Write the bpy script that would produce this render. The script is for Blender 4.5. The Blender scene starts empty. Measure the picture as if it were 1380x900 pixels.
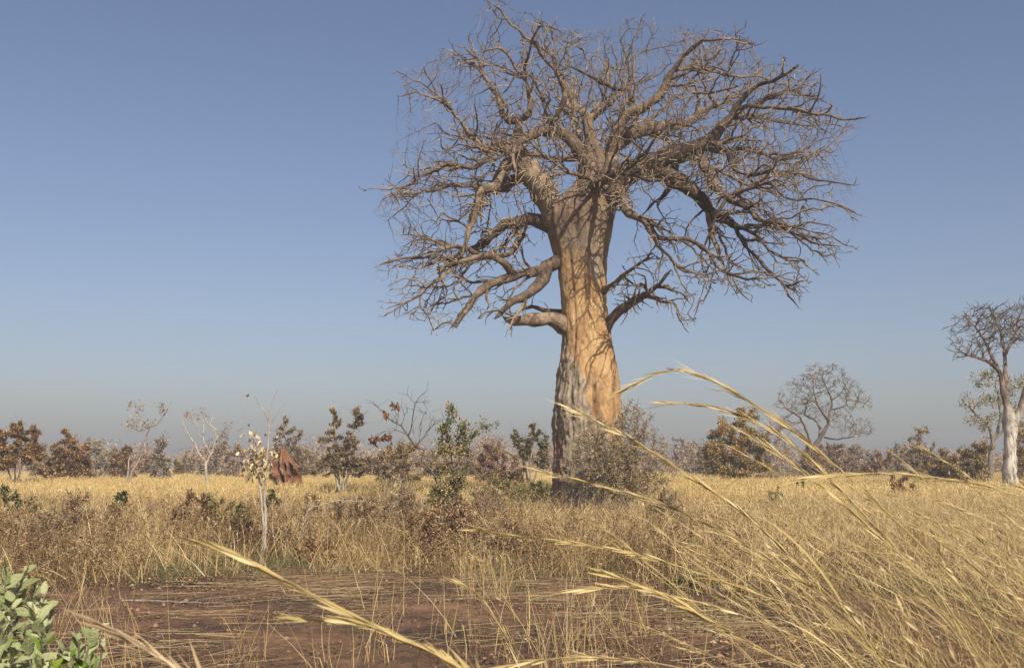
import bpy, math, random
import numpy as np
from mathutils import noise as mnoise, Vector

# ------------------------------------------------------------------ camera, light, exposure
S = bpy.context.scene
C = S.collection
PX_F, PX_W, PX_H, HORIZON = 1400.0, 1380.0, 900.0, 626.0
CAM_Z = 1.65
TH = math.atan((HORIZON - PX_H / 2) / PX_F)

cam_d = bpy.data.cameras.new('camera')
cam = bpy.data.objects.new('camera', cam_d)
C.objects.link(cam)
cam_d.sensor_width = 36.0
cam_d.lens = 36.0 * PX_F / PX_W
cam_d.clip_start, cam_d.clip_end = 0.05, 6000
cam.location = (0, 0, CAM_Z)
cam.rotation_euler = (math.pi / 2 + TH, 0, 0)
cam_d.dof.use_dof = True
cam_d.dof.focus_distance = 34.0
cam_d.dof.aperture_fstop = 10.0
S.camera = cam

SUN_AZ, SUN_EL = math.radians(157), math.radians(42)       # clockwise from +Y: behind the camera, to the right
world = bpy.data.worlds.new('World')
S.world = world
world.use_nodes = True
wn = world.node_tree
bg = wn.nodes['Background']
sky = wn.nodes.new('ShaderNodeTexSky')
sky.sky_type = 'NISHITA'
sky.sun_disc = False
sky.sun_elevation, sky.sun_rotation = SUN_EL, SUN_AZ
sky.altitude, sky.air_density, sky.dust_density, sky.ozone_density = 300, 1.0, 2.4, 3.3
bg.inputs['Strength'].default_value = 0.080
bal = wn.nodes.new('ShaderNodeMix')          # white balance of the whole sky
bal.data_type, bal.blend_type = 'RGBA', 'MULTIPLY'
bal.inputs[0].default_value = 1.0
bal.inputs[7].default_value = (1.14, 0.995, 0.97, 1)
wn.links.new(sky.outputs['Color'], bal.inputs[6])
wn.links.new(bal.outputs[2], bg.inputs['Color'])

sun_d = bpy.data.lights.new('sun', 'SUN')
sun_d.energy = 5.0
sun_d.angle = math.radians(0.5)
sun_d.color = (1.0, 0.935, 0.79)
sun = bpy.data.objects.new('sun', sun_d)
C.objects.link(sun)
sdir = Vector((math.sin(SUN_AZ) * math.cos(SUN_EL), math.cos(SUN_AZ) * math.cos(SUN_EL), math.sin(SUN_EL)))
sun.rotation_euler = sdir.to_track_quat('Z', 'Y').to_euler()

S.view_settings.view_transform = 'Standard'
S.view_settings.look = 'None'
S.view_settings.exposure = 0.48
S.view_settings.gamma = 1.0

S.render.engine = 'CYCLES'
S.cycles.max_bounces = 5
S.cycles.diffuse_bounces = 2
S.cycles.glossy_bounces = 1
S.cycles.transmission_bounces = 3
S.cycles.volume_bounces = 0
S.cycles.transparent_max_bounces = 8

# ------------------------------------------------------------------ helpers
def at(px, py, Y):
    """the world point seen at a photograph pixel, at distance Y in front of the camera"""
    a, b = (px - PX_W / 2) / PX_F, (PX_H / 2 - py) / PX_F
    dy = math.cos(TH) - b * math.sin(TH)
    dz = math.sin(TH) + b * math.cos(TH)
    s = Y / dy
    return np.array([a * s, Y, CAM_Z + dz * s])

def gz(x, y):
    """height of the ground"""
    return (0.05 * np.sin(x * 0.35 + 1) * np.sin(y * 0.27) + 0.025 * np.sin(x * 1.1 + y * 0.7)
            + 0.012 * np.sin(x * 2.9 - y * 2.3))

def unit(v):
    v = np.asarray(v, float)
    return v / (np.linalg.norm(v, axis=-1, keepdims=True) + 1e-9)

def fbm(p, sc, octv=3):
    return mnoise.fractal(Vector((p[0] * sc, p[1] * sc, p[2] * sc)), 0.7, 2.0, octv)

def raw_mesh(name, V, F, attrs=None, smooth=False):
    """V (n,3); F a list of (m,k) index arrays; attrs: float per vertex"""
    me = bpy.data.meshes.new(name)
    V = np.ascontiguousarray(V, np.float32)
    me.vertices.add(len(V))
    me.vertices.foreach_set('co', V.ravel())
    F = [np.asarray(f, np.int32) for f in F if len(f)]
    loops = np.concatenate([f.ravel() for f in F])
    tot = np.concatenate([np.full(len(f), f.shape[1], np.int32) for f in F])
    start = np.concatenate([[0], np.cumsum(tot)[:-1]]).astype(np.int32)
    me.loops.add(len(loops))
    me.loops.foreach_set('vertex_index', loops)
    me.polygons.add(len(tot))
    me.polygons.foreach_set('loop_start', start)
    if smooth:
        me.polygons.foreach_set('use_smooth', np.ones(len(tot), bool))
    me.update(calc_edges=True)
    me.validate()
    for k, a in (attrs or {}).items():
        at_ = me.attributes.new(k, 'FLOAT', 'POINT')
        at_.data.foreach_set('value', np.ascontiguousarray(a, np.float32))
    return me

def obj(name, me, mat=None, parent=None, loc=None):
    o = bpy.data.objects.new(name, me)
    C.objects.link(o)
    if mat is not None and not me.materials:
        me.materials.append(mat)
    if parent is not None:
        o.parent = parent
    if loc is not None:
        o.location = loc
    return o

def tag(o, label=None, cat=None, group=None, kind=None):
    for k, v in (('label', label), ('category', cat), ('group', group), ('kind', kind)):
        if v:
            o[k] = v
    return o

def thing(name, loc, label, cat, group=None):
    o = bpy.data.objects.new(name, None)
    C.objects.link(o)
    o.location = loc
    o.empty_display_size = 0.3
    return tag(o, label, cat, group)

class Tubes:
    """tapering round branches, collected and built as one mesh"""
    def __init__(self):
        self.by = {}
        self.n = 0
    def add(self, P, R, sides=4, tint=0.5):
        P = np.asarray(P, float)
        if len(P) < 2:
            return
        self.by.setdefault(sides, []).append((P, np.broadcast_to(np.asarray(R, float), (len(P),)), tint))
        self.n += 1
    def arrays(self):
        VV, FF, TT, off = [], [], [], 0
        for k, L in self.by.items():
            P = np.concatenate([l[0] for l in L])
            R = np.concatenate([l[1] for l in L])
            ln = np.array([len(l[0]) for l in L])
            T = np.concatenate([np.full(len(l[0]), l[2]) for l in L])
            st = np.concatenate([[0], np.cumsum(ln)[:-1]])
            pid = np.repeat(np.arange(len(L)), ln)
            i = np.arange(len(P))
            nx = np.minimum(i + 1, (st + ln - 1)[pid])
            pv = np.maximum(i - 1, st[pid])
            tan = unit(P[nx] - P[pv])
            D = P[st + ln - 1] - P[st]
            ref = np.zeros((len(L), 3))
            ref[np.arange(len(L)), np.argmin(np.abs(D), axis=1)] = 1
            U = unit(np.cross(tan, ref[pid]))
            W = np.cross(tan, U)
            an = np.arange(k) * 2 * math.pi / k
            V = P[:, None, :] + R[:, None, None] * (U[:, None, :] * np.cos(an)[None, :, None] + W[:, None, :] * np.sin(an)[None, :, None])
            VV.append(V.reshape(-1, 3))
            TT.append(np.repeat(T, k))
            q = i[nx > i]
            j = np.arange(k)
            j2 = (j + 1) % k
            F = np.stack([q[:, None] * k + j, q[:, None] * k + j2, (q[:, None] + 1) * k + j2, (q[:, None] + 1) * k + j], -1).reshape(-1, 4)
            FF.append(F + off)
            off += len(P) * k
        return np.concatenate(VV), FF, np.concatenate(TT)
    def build(self, name, mat, parent=None, origin=(0, 0, 0), smooth=True, disp=None):
        V, F, T = self.arrays()
        if disp:
            V = disp(V)
        return obj(name, raw_mesh(name, V - np.asarray(origin), F, {'tint': T}, smooth), mat, parent)

def leaf_quads(Cn, D, N, L, W, fold=0.25):
    """diamond leaves with a fold: base, two sides, tip; two triangles each"""
    D, N = unit(D), unit(N)
    B = unit(np.cross(D, N))
    N = np.cross(B, D)
    L, W = np.asarray(L)[:, None], np.asarray(W)[:, None]
    base, tip = Cn, Cn + D * L
    mid = Cn + D * L * 0.5 + N * W * fold
    V = np.stack([base, mid + B * W * 0.5, tip, mid - B * W * 0.5], 1).reshape(-1, 3)
    n = len(Cn)
    i = np.arange(n)[:, None] * 4
    F = np.concatenate([i + np.array([[0, 1, 2]]), i + np.array([[0, 2, 3]])])
    return V, F

def leaf_mesh(name, Cn, D, N, L, W, tint, origin, fold=0.25):
    V, F = leaf_quads(Cn, D, N, L, W, fold)
    return raw_mesh(name, V - np.asarray(origin), [F], {'tint': np.repeat(tint, 4)})

# ------------------------------------------------------------------ materials
def nt(name):
    m = bpy.data.materials.new(name)
    m.use_nodes = True
    t = m.node_tree
    b = t.nodes['Principled BSDF']
    b.inputs['Roughness'].default_value = 0.85
    b.inputs['Specular IOR Level'].default_value = 0.25
    return m, t, b

def ramp(t, stops, fac):
    r = t.nodes.new('ShaderNodeValToRGB')
    e = r.color_ramp.elements
    while len(e) < len(stops):
        e.new(0.5)
    for el, (p, c) in zip(e, stops):
        el.position = p
        el.color = (*c, 1)
    t.links.new(fac, r.inputs['Fac'])
    return r.outputs['Color']

def tex(t, kind, scale, detail=4, rough=0.6, vec=None, co='Object', stretch=None):
    n = t.nodes.new('ShaderNodeTex' + kind)
    n.inputs['Scale'].default_value = scale
    if 'Detail' in n.inputs:
        n.inputs['Detail'].default_value = detail
    if kind == 'Noise':
        n.inputs['Roughness'].default_value = rough
    c = t.nodes.new('ShaderNodeTexCoord')
    v = c.outputs[co]
    if stretch:
        mp = t.nodes.new('ShaderNodeMapping')
        mp.inputs['Scale'].default_value = stretch
        t.links.new(v, mp.inputs['Vector'])
        v = mp.outputs['Vector']
    t.links.new(v, n.inputs['Vector'])
    return n

def math_n(t, op, a, b=None, clamp=False):
    n = t.nodes.new('ShaderNodeMath')
    n.operation = op
    n.use_clamp = clamp
    for i, v in enumerate((a, b)):
        if v is None:
            continue
        if isinstance(v, (int, float)):
            n.inputs[i].default_value = v
        else:
            t.links.new(v, n.inputs[i])
    return n.outputs[0]

def mixc(t, fac, a, b, mode='MIX'):
    n = t.nodes.new('ShaderNodeMix')
    n.data_type = 'RGBA'
    n.blend_type = mode
    for i, v in ((0, fac), (6, a), (7, b)):
        if isinstance(v, (int, float)):
            n.inputs[i].default_value = v
        elif isinstance(v, tuple):
            n.inputs[i].default_value = (*v, 1)
        else:
            t.links.new(v, n.inputs[i])
    return n.outputs[2]

def attr(t, name):
    n = t.nodes.new('ShaderNodeAttribute')
    n.attribute_name = name
    return n.outputs['Fac']

def bump(t, b, h, strength=0.5, dist=0.02):
    n = t.nodes.new('ShaderNodeBump')
    n.inputs['Strength'].default_value = strength
    n.inputs['Distance'].default_value = dist
    t.links.new(h, n.inputs['Height'])
    t.links.new(n.outputs['Normal'], b.inputs['Normal'])

def mat_leaf(name, stops, transl=0.3, rough=0.7, vary=0.35):
    """leaf or straw: a colour per leaf (tint), a shift per copy, some light through it"""
    m, t, b = nt(name)
    oi = t.nodes.new('ShaderNodeObjectInfo')
    f = math_n(t, 'ADD', attr(t, 'tint'), math_n(t, 'MULTIPLY', math_n(t, 'SUBTRACT', oi.outputs['Random'], 0.5), vary), True)
    col = ramp(t, stops, f)
    b.inputs['Roughness'].default_value = rough
    t.links.new(col, b.inputs['Base Color'])
    if transl > 0:
        tr = t.nodes.new('ShaderNodeBsdfTranslucent')
        t.links.new(col, tr.inputs['Color'])
        mx = t.nodes.new('ShaderNodeMixShader')
        mx.inputs[0].default_value = transl
        t.links.new(b.outputs[0], mx.inputs[1])
        t.links.new(tr.outputs[0], mx.inputs[2])
        t.links.new(mx.outputs[0], t.nodes['Material Output'].inputs['Surface'])
    return m

def mat_bark(name, c0, c1, c2, sc=6, bmp=0.6, dist=0.03, stretch=(1, 1, 0.35)):
    m, t, b = nt(name)
    n = tex(t, 'Noise', sc, 5, 0.65, stretch=stretch)
    f = math_n(t, 'ADD', n.outputs['Fac'], math_n(t, 'MULTIPLY', math_n(t, 'SUBTRACT', attr(t, 'tint'), 0.5), 0.5), True)
    t.links.new(ramp(t, [(0.25, c0), (0.5, c1), (0.75, c2)], f), b.inputs['Base Color'])
    n2 = tex(t, 'Noise', sc * 4, 4, 0.7, stretch=stretch)
    bump(t, b, n2.outputs['Fac'], bmp, dist)
    b.inputs['Roughness'].default_value = 0.9
    return m

M = {}
M['straw'] = mat_leaf('straw', [(0.0, (0.123, 0.074, 0.036)), (0.3, (0.311, 0.205, 0.085)), (0.6, (0.491, 0.349, 0.153)), (1.0, (0.623, 0.498, 0.291))], 0.25)
M['far_straw'] = mat_leaf('far_straw', [(0.0, (0.402, 0.263, 0.095)), (0.5, (0.594, 0.424, 0.166)), (1.0, (0.664, 0.509, 0.242))], 0.25)
M['stalk'] = mat_leaf('stalk_straw', [(0.0, (0.281, 0.219, 0.069)), (0.45, (0.464, 0.349, 0.144)), (1.0, (0.612, 0.494, 0.265))], 0.15, 0.75)
M['brown_stalk'] = mat_leaf('brown_stalk', [(0.0, (0.20, 0.13, 0.07)), (0.5, (0.36, 0.25, 0.14)), (1.0, (0.52, 0.40, 0.25))], 0.15)
M['brown_straw'] = mat_leaf('brown_straw', [(0.0, (0.085, 0.050, 0.030)), (0.5, (0.20, 0.125, 0.07)), (1.0, (0.40, 0.28, 0.15))], 0.2)
M['weed'] = mat_leaf('dead_weed', [(0.0, (0.077, 0.041, 0.022)), (0.4, (0.198, 0.122, 0.059)), (0.75, (0.324, 0.211, 0.104)), (1.0, (0.414, 0.306, 0.162))], 0.2)
M['green_grass'] = mat_leaf('green_grass', [(0.0, (0.068, 0.071, 0.027)), (0.5, (0.135, 0.133, 0.054)), (1.0, (0.297, 0.257, 0.117))], 0.3)
M['litter'] = mat_leaf('litter', [(0.0, (0.090, 0.054, 0.032)), (0.5, (0.270, 0.180, 0.090)), (1.0, (0.468, 0.360, 0.198))], 0.1)
M['twig_grey'] = mat_bark('twig_grey', (0.09, 0.07, 0.055), (0.20, 0.165, 0.13), (0.36, 0.31, 0.25), 8)
M['twig_sky'] = mat_bark('twig_sky', (0.05, 0.036, 0.026), (0.125, 0.09, 0.064), (0.24, 0.185, 0.135), 3)
M['twig_dark'] = mat_bark('twig_dark', (0.05, 0.037, 0.03), (0.115, 0.085, 0.065), (0.22, 0.17, 0.13), 8)
M['bark_pale'] = mat_bark('bark_pale', (0.12, 0.093, 0.07), (0.30, 0.25, 0.195), (0.48, 0.42, 0.34), 9)
M['baobab_limb'] = mat_bark('baobab_limb', (0.045, 0.031, 0.022), (0.145, 0.099, 0.066), (0.34, 0.25, 0.17), 3.6, 1.0, 0.08, (1, 1, 1))
M['baobab_twig'] = mat_bark('baobab_twig', (0.065, 0.046, 0.032), (0.19, 0.138, 0.093), (0.39, 0.30, 0.205), 3.0, 0.3, 0.02, (1, 1, 1))

LEAF = {
 'pale': [(0.0, (0.16, 0.12, 0.08)), (0.5, (0.33, 0.26, 0.175)), (1.0, (0.50, 0.42, 0.30))],
 'russet': [(0.0, (0.075, 0.041, 0.025)), (0.45, (0.215, 0.111, 0.045)), (0.8, (0.397, 0.224, 0.072)), (1.0, (0.496, 0.355, 0.123))],
 'brown': [(0.0, (0.121, 0.069, 0.040)), (0.5, (0.304, 0.176, 0.090)), (1.0, (0.547, 0.351, 0.180))],
 'greybrown': [(0.0, (0.176, 0.120, 0.081)), (0.5, (0.390, 0.275, 0.185)), (1.0, (0.624, 0.458, 0.302))],
 'olive': [(0.0, (0.105, 0.095, 0.036)), (0.5, (0.273, 0.210, 0.082)), (1.0, (0.546, 0.420, 0.162))],
 'green': [(0.0, (0.033, 0.047, 0.018)), (0.5, (0.097, 0.119, 0.045)), (0.85, (0.223, 0.223, 0.089)), (1.0, (0.446, 0.342, 0.164))],
 'gold': [(0.0, (0.120, 0.096, 0.023)), (0.4, (0.288, 0.205, 0.043)), (0.75, (0.480, 0.288, 0.058)), (1.0, (0.672, 0.360, 0.088))],
 'redleaf': [(0.0, (0.088, 0.031, 0.017)), (0.5, (0.177, 0.070, 0.030)), (1.0, (0.265, 0.140, 0.068))],
 'cream': [(0.0, (0.22, 0.14, 0.07)), (0.35, (0.45, 0.34, 0.19)), (1.0, (0.74, 0.64, 0.46))],
 'sage': [(0.0, (0.045, 0.070, 0.022)), (0.35, (0.15, 0.20, 0.085)), (0.7, (0.26, 0.31, 0.18)), (1.0, (0.36, 0.41, 0.26))],
}
for k_, st_ in LEAF.items():
    M['leaf_' + k_] = mat_leaf('leaf_' + k_, st_, 0.3, 0.6, 0.0)

# ------------------------------------------------------------------ ground
def build_ground():
    def axis(lo, hi, d0, g):
        a = [0.0]
        d = d0
        while a[-1] < hi:
            a.append(a[-1] + d)
            d *= g
        b = [0.0]
        d = d0
        while b[-1] > lo:
            b.append(b[-1] - d)
            d *= g
        return np.array(sorted(set(a + b)))
    xs, ys = axis(-620, 620, 0.22, 1.035), axis(-24, 640, 0.18, 1.018)
    X, Y = np.meshgrid(xs, ys)
    near = np.exp(-((Y - 11) / 9) ** 2)
    Z = gz(X, Y)
    for sc, am in ((1.1, 0.05), (3.6, 0.028)):
        n = np.array([mnoise.noise(Vector((x * sc, y * sc, 7.3))) if w > 0.05 and abs(x) < 14 else 0.0
                      for x, y, w in zip(X.ravel(), Y.ravel(), near.ravel())]).reshape(X.shape)
        Z = Z + n * am * near
    nx, ny = len(xs), len(ys)
    i = (np.arange(ny - 1)[:, None] * nx + np.arange(nx - 1)[None, :]).ravel()
    F = np.stack([i, i + 1, i + nx + 1, i + nx], 1)
    me = raw_mesh('ground', np.stack([X.ravel(), Y.ravel(), Z.ravel()], 1), [F], None, True)
    m, t, b = nt('soil')
    n1 = tex(t, 'Noise', 0.55, 6, 0.62)
    n2 = tex(t, 'Noise', 7.0, 8, 0.7)
    n3 = tex(t, 'Noise', 60.0, 4, 0.7)
    f = math_n(t, 'ADD', math_n(t, 'MULTIPLY', n1.outputs['Fac'], 0.55), math_n(t, 'MULTIPLY', n2.outputs['Fac'], 0.45))
    soil = ramp(t, [(0.38, (0.030, 0.022, 0.016)), (0.46, (0.075, 0.046, 0.028)), (0.54, (0.155, 0.084, 0.047)), (0.64, (0.26, 0.152, 0.085))], f)
    # crumbs of straw and pale grit in the soil
    v = tex(t, 'Voronoi', 34.0, stretch=(1, 0.45, 1))
    spk = math_n(t, 'LESS_THAN', v.outputs['Distance'], 0.17)
    sel = math_n(t, 'GREATER_THAN', tex(t, 'Noise', 11.0, 3).outputs['Fac'], 0.56)
    soil = mixc(t, math_n(t, 'MULTIPLY', math_n(t, 'MULTIPLY', spk, sel), 0.7), soil, (0.34, 0.25, 0.15))
    # further out the soil lies under a mat of old straw
    geo = t.nodes.new('ShaderNodeNewGeometry')
    sp = t.nodes.new('ShaderNodeSeparateXYZ')
    t.links.new(geo.outputs['Position'], sp.inputs[0])
    far = math_n(t, 'MULTIPLY', math_n(t, 'SUBTRACT', sp.outputs['Y'], 15.5), 0.12, True)
    mat_ = ramp(t, [(0.38, (0.10, 0.065, 0.035)), (0.5, (0.22, 0.15, 0.075)), (0.65, (0.38, 0.27, 0.13))], n2.outputs['Fac'])
    t.links.new(mixc(t, far, soil, mat_), b.inputs['Base Color'])
    h = math_n(t, 'ADD', n2.outputs['Fac'], math_n(t, 'MULTIPLY', n3.outputs['Fac'], 0.5))
    bump(t, b, h, 0.9, 0.035)
    b.inputs['Roughness'].default_value = 0.95
    tag(obj('ground', me, m), 'flat savanna ground of bare red brown soil running out to the horizon', 'ground', None, 'structure')
build_ground()

# ------------------------------------------------------------------ branching: space colonisation
def colonize(P, par, A, step, infl, kill, iters, jit, rng, keep=0.25, grp=None, drift=None):
    """grow nodes from P towards the points A; P, par, grp are lists and are extended"""
    A = np.asarray(A, float)
    n0 = np.array(P)
    nearest = np.zeros(len(A), int)
    nd = np.full(len(A), 1e9)
    def upd(idx0, pts):
        d = np.linalg.norm(A[:, None, :] - pts[None], axis=2)
        j = d.argmin(1)
        dm = d[np.arange(len(A)), j]
        m = dm < nd
        nd[m] = dm[m]
        nearest[m] = idx0 + j[m]
    for s in range(0, len(n0), 400):
        upd(s, n0[s:s + 400])
    kids = {}
    dirs = {}
    for _ in range(iters):
        al = nd > kill
        A, nearest, nd = A[al], nearest[al], nd[al]
        use = nd < infl
        if not use.any():
            break
        ids, inv = np.unique(nearest[use], return_inverse=True)
        PA = np.array([P[i] for i in ids])
        acc = np.zeros((len(ids), 3))
        np.add.at(acc, inv, unit(A[use] - PA[inv]))
        D = unit(acc) + rng.normal(0, jit, (len(ids), 3))
        if drift is not None:
            D = D + drift
        new, npar = [], []
        for k, i in enumerate(ids):
            if kids.get(i, 0) >= 3:
                continue
            d = D[k] + keep * dirs.get(i, np.zeros(3))
            d = d / (np.linalg.norm(d) + 1e-9)
            kids[i] = kids.get(i, 0) + 1
            dirs[len(P) + len(new)] = d
            new.append(P[i] + d * step * rng.uniform(0.8, 1.25))
            npar.append(i)
        if not new:
            break
        i0 = len(P)
        P.extend(new)
        par.extend(npar)
        if grp is not None:
            grp.extend(grp[i] for i in npar)
        N = np.array(new)
        for s in range(0, len(N), 400):
            upd(i0 + s, N[s:s + 400])
    return P, par

def radii(par, r0, ex, preset=None, cap=0.8):
    n = len(par)
    acc = np.zeros(n)
    r = np.zeros(n)
    for i in range(n - 1, -1, -1):
        r[i] = max(r0, acc[i] ** (1 / ex))
        if preset is not None and preset[i] > 0:
            r[i] = preset[i]
        if par[i] >= 0:
            acc[par[i]] += r[i] ** ex
    for i in range(n):
        if par[i] >= 0 and (preset is None or preset[i] <= 0):
            r[i] = min(r[i], r[par[i]] * (1.0 if preset is None else cap))
    return r

def chains(par, r):
    n = len(par)
    kids = [[] for _ in range(n)]
    roots = []
    for i, p in enumerate(par):
        (kids[p] if p >= 0 else roots).append(i)
    out = []
    st = [(i, None) for i in roots]
    while st:
        i, p = st.pop()
        ch = [i] if p is None else [p, i]
        while kids[i]:
            ks = sorted(kids[i], key=lambda k: -r[k])
            for k in ks[1:]:
                st.append((k, i))
            i = ks[0]
            ch.append(i)
        out.append((ch, p is not None))
    return out, kids

def smooth_poly(P, step, jit=0.0, rng=None):
    """Catmull-Rom through the given points (any columns), resampled"""
    P = np.asarray(P, float)
    Q = np.concatenate([[2 * P[0] - P[1]], P, [2 * P[-1] - P[-2]]])
    out = []
    for i in range(1, len(Q) - 2):
        a, b, c, d = Q[i - 1:i + 3]
        n = max(1, int(np.linalg.norm((c - b)[:3]) / step))
        for k in range(n):
            t = k / n
            out.append(0.5 * (2 * b + (c - a) * t + (2 * a - 5 * b + 4 * c - d) * t * t + (3 * b - a - 3 * c + d) * t ** 3))
    out.append(P[-1])
    out = np.array(out)
    if jit and rng is not None:
        out[1:, :3] += rng.normal(0, jit, (len(out) - 1, 3))
    return out

# ------------------------------------------------------------------ the baobab
BY = 35.5
SC = BY / PX_F * 1.004            # metres per photograph pixel at the tree
BASE = at(792, 692, BY); BASE[2] = gz(BASE[0], BASE[1])

def build_baobab():
    rng = np.random.default_rng(11)
    root = thing('baobab_tree', BASE, 'huge leafless baobab with a thick orange and grey trunk standing in the straw grass', 'tree')
    # --- trunk: outline traced row by row
    prof = [(712, 728, 868), (690, 738, 856), (660, 744, 846), (640, 746, 842), (600, 747, 840), (560, 745, 838), (540, 746.5, 837), (520, 750, 836),
            (500, 752, 833), (480, 755, 829), (460, 757, 825), (433, 757, 822), (410, 756, 819), (391, 755, 818), (370, 752, 818), (348, 748, 819),
            (327, 741, 823), (305, 735, 828), (290, 734, 831), (275, 742, 833), (262, 756, 833), (250, 772, 831), (238, 780, 826), (225, 785, 820), (205, 787, 812),
            (190, 788, 806), (172, 786, 800), (158, 783, 796), (150, 785, 791)]
    pr = np.array([[at((a + b) / 2, y, BY)[2], at(a, y, BY)[0], at(b, y, BY)[0]] for y, a, b in prof])
    NR, NA = 330, 190
    zz = np.linspace(pr[0, 0], pr[-1, 0], NR)
    xl, xr = np.interp(zz, pr[:, 0], pr[:, 1]), np.interp(zz, pr[:, 0], pr[:, 2])
    ker = np.ones(7) / 7
    xl, xr = [np.convolve(np.pad(a, 3, 'edge'), ker, 'valid') for a in (xl, xr)]
    ang = np.arange(NA) * 2 * math.pi / NA
    V = np.zeros((NR, NA, 3))
    grey, red, crack = np.zeros((NR, NA)), np.zeros((NR, NA)), np.zeros((NR, NA))
    z0 = BASE[2]
    for i in range(NR):
        cx, r = (xl[i] + xr[i]) / 2 - BASE[0], (xr[i] - xl[i]) / 2
        h = zz[i] - z0
        for j in range(NA):
            ca, sa = math.cos(ang[j]), math.sin(ang[j])
            p = Vector((ca * 1.3, sa * 1.3, h))
            # vertical flutes and folds
            fold = mnoise.noise(Vector((ca * 2.1, sa * 2.1, h * 0.16))) * 0.135
            fold += mnoise.noise(Vector((ca * 4.6 + 5, sa * 4.6, h * 0.28))) * 0.07
            lump = mnoise.noise(Vector((ca * 2.6, sa * 2.6, h * 1.3 + 9))) * 0.042
            fine = fbm((ca * 6, sa * 6, h * 3.5), 1.0, 4) * 0.018
            # flaking grey bark, low and to the left
            e = mnoise.noise(Vector((ca * 2.4 + 3, sa * 2.4, h * 0.8))) * 1.1 + mnoise.noise(Vector((ca * 7, sa * 7, h * 2.5))) * 0.45
            side = -ca                                    # +1 on the left edge
            lim = 3.7 + 1.8 * side + e * 1.5
            g = 1 / (1 + math.exp(-(lim - h) * 2.2))
            if h > 5.5:                                   # grey skin again towards the fork
                up = (h - 8.6) * 0.85 + e * 1.2 + ca * 0.5
                g = max(g, 0.85 / (1 + math.exp(-up * 3.5)))
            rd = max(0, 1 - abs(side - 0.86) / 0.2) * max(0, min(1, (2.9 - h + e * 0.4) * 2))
            flake = 0.0
            if h < 7:
                d, pts = mnoise.voronoi(Vector((ca * 5.6 + e * 0.5, sa * 5.6 + e * .3, h * 1.15 + e * .35)))
                edge = d[1] - d[0]
                ch = mnoise.cell(pts[0] * 7.0)
                flake = g * (min(edge, 0.26) / 0.26 * 0.05 + 0.055 * ch - 0.04)
                crack[i, j] = g * max(0.0, 1 - edge / 0.10)
                flake += g * (fbm((ca * 8, sa * 8, h * 3.5), 1.0, 4) * 0.034)
            # the long dark cleft and a few creases
            cl = math.exp(-((ca - (0.16 + 0.03 * math.sin(h * 2.3))) / 0.035) ** 2) * (1 if sa < 0 else 0) * max(0, min(1, (h - 2.9) * 2)) * max(0, min(1, (4.9 - h) * 1.4))
            cr = mnoise.noise(Vector((ca * 3 + 20, sa * 3, h * 1.1)))
            crease = math.exp(-(cr / 0.04) ** 2) * 0.042 * (0.35 + 0.65 * max(0, mnoise.noise(Vector((ca * 1.5, sa * 1.5, h * 0.5 + 3))) + 0.3))
            k = min(1, r / 0.7)
            rr = r * (0.99 + (fold * 1.0 if abs(ca) < 0.85 else fold * 0.35)) + (lump + fine + flake - crease) * k - cl * 0.26
            V[i, j] = (cx + rr * ca, rr * sa * 0.97, h)
            grey[i, j], red[i, j] = g, rd
            crack[i, j] = max(crack[i, j], cl * 0.6, crease * 14)
    i = (np.arange(NR - 1)[:, None] * NA + np.arange(NA)[None, :])
    i2 = (np.arange(NR - 1)[:, None] * NA + (np.arange(NA) + 1)[None, :] % NA)
    F = np.stack([i, i2, i2 + NA, i + NA], -1).reshape(-1, 4)
    me = raw_mesh('trunk', V.reshape(-1, 3), [F], {'grey': grey.ravel(), 'red': red.ravel(), 'crack': crack.ravel()}, True)
    m, t, b = nt('baobab_trunk_bark')
    n1 = tex(t, 'Noise', 1.6, 6, 0.65, stretch=(1, 1, 0.5))
    n2 = tex(t, 'Noise', 9.0, 6, 0.7, stretch=(1, 1, 0.45))
    n3 = tex(t, 'Noise', 34.0, 4, 0.7)
    f = math_n(t, 'ADD', math_n(t, 'MULTIPLY', n1.outputs['Fac'], 0.6), math_n(t, 'MULTIPLY', n2.outputs['Fac'], 0.4))
    tan_ = ramp(t, [(0.36, (0.27, 0.138, 0.062)), (0.47, (0.41, 0.242, 0.108)), (0.56, (0.53, 0.35, 0.168)), (0.66, (0.60, 0.44, 0.245))], f)
    gry = ramp(t, [(0.36, (0.15, 0.115, 0.08)), (0.5, (0.33, 0.265, 0.185)), (0.64, (0.50, 0.425, 0.315))], math_n(t, 'ADD', math_n(t, 'MULTIPLY', n2.outputs['Fac'], 0.7), math_n(t, 'MULTIPLY', n3.outputs['Fac'], 0.3)))
    ga = math_n(t, 'ADD', attr(t, 'grey'), math_n(t, 'MULTIPLY', math_n(t, 'SUBTRACT', n2.outputs['Fac'], 0.5), 0.9), True)
    gm = ramp(t, [(0.40, (0, 0, 0)), (0.60, (1, 1, 1))], ga)
    col = mixc(t, gm, tan_, gry)
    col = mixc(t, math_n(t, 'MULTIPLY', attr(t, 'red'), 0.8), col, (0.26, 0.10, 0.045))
    # thin dark streaks running down the trunk
    st = tex(t, 'Noise', 2.4, 3, 0.5, stretch=(2.2, 2.2, 0.09))
    stf = ramp(t, [(0.57, (0, 0, 0)), (0.70, (0.7, 0.7, 0.7))], st.outputs['Fac'])
    col = mixc(t, stf, col, (0.20, 0.105, 0.055))
    col = mixc(t, math_n(t, 'MULTIPLY', attr(t, 'crack'), 0.6, True), col, (0.07, 0.045, 0.03))
    tc = t.nodes.new('ShaderNodeTexCoord')
    sp = t.nodes.new('ShaderNodeSeparateXYZ')
    t.links.new(tc.outputs['Object'], sp.inputs[0])
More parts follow.
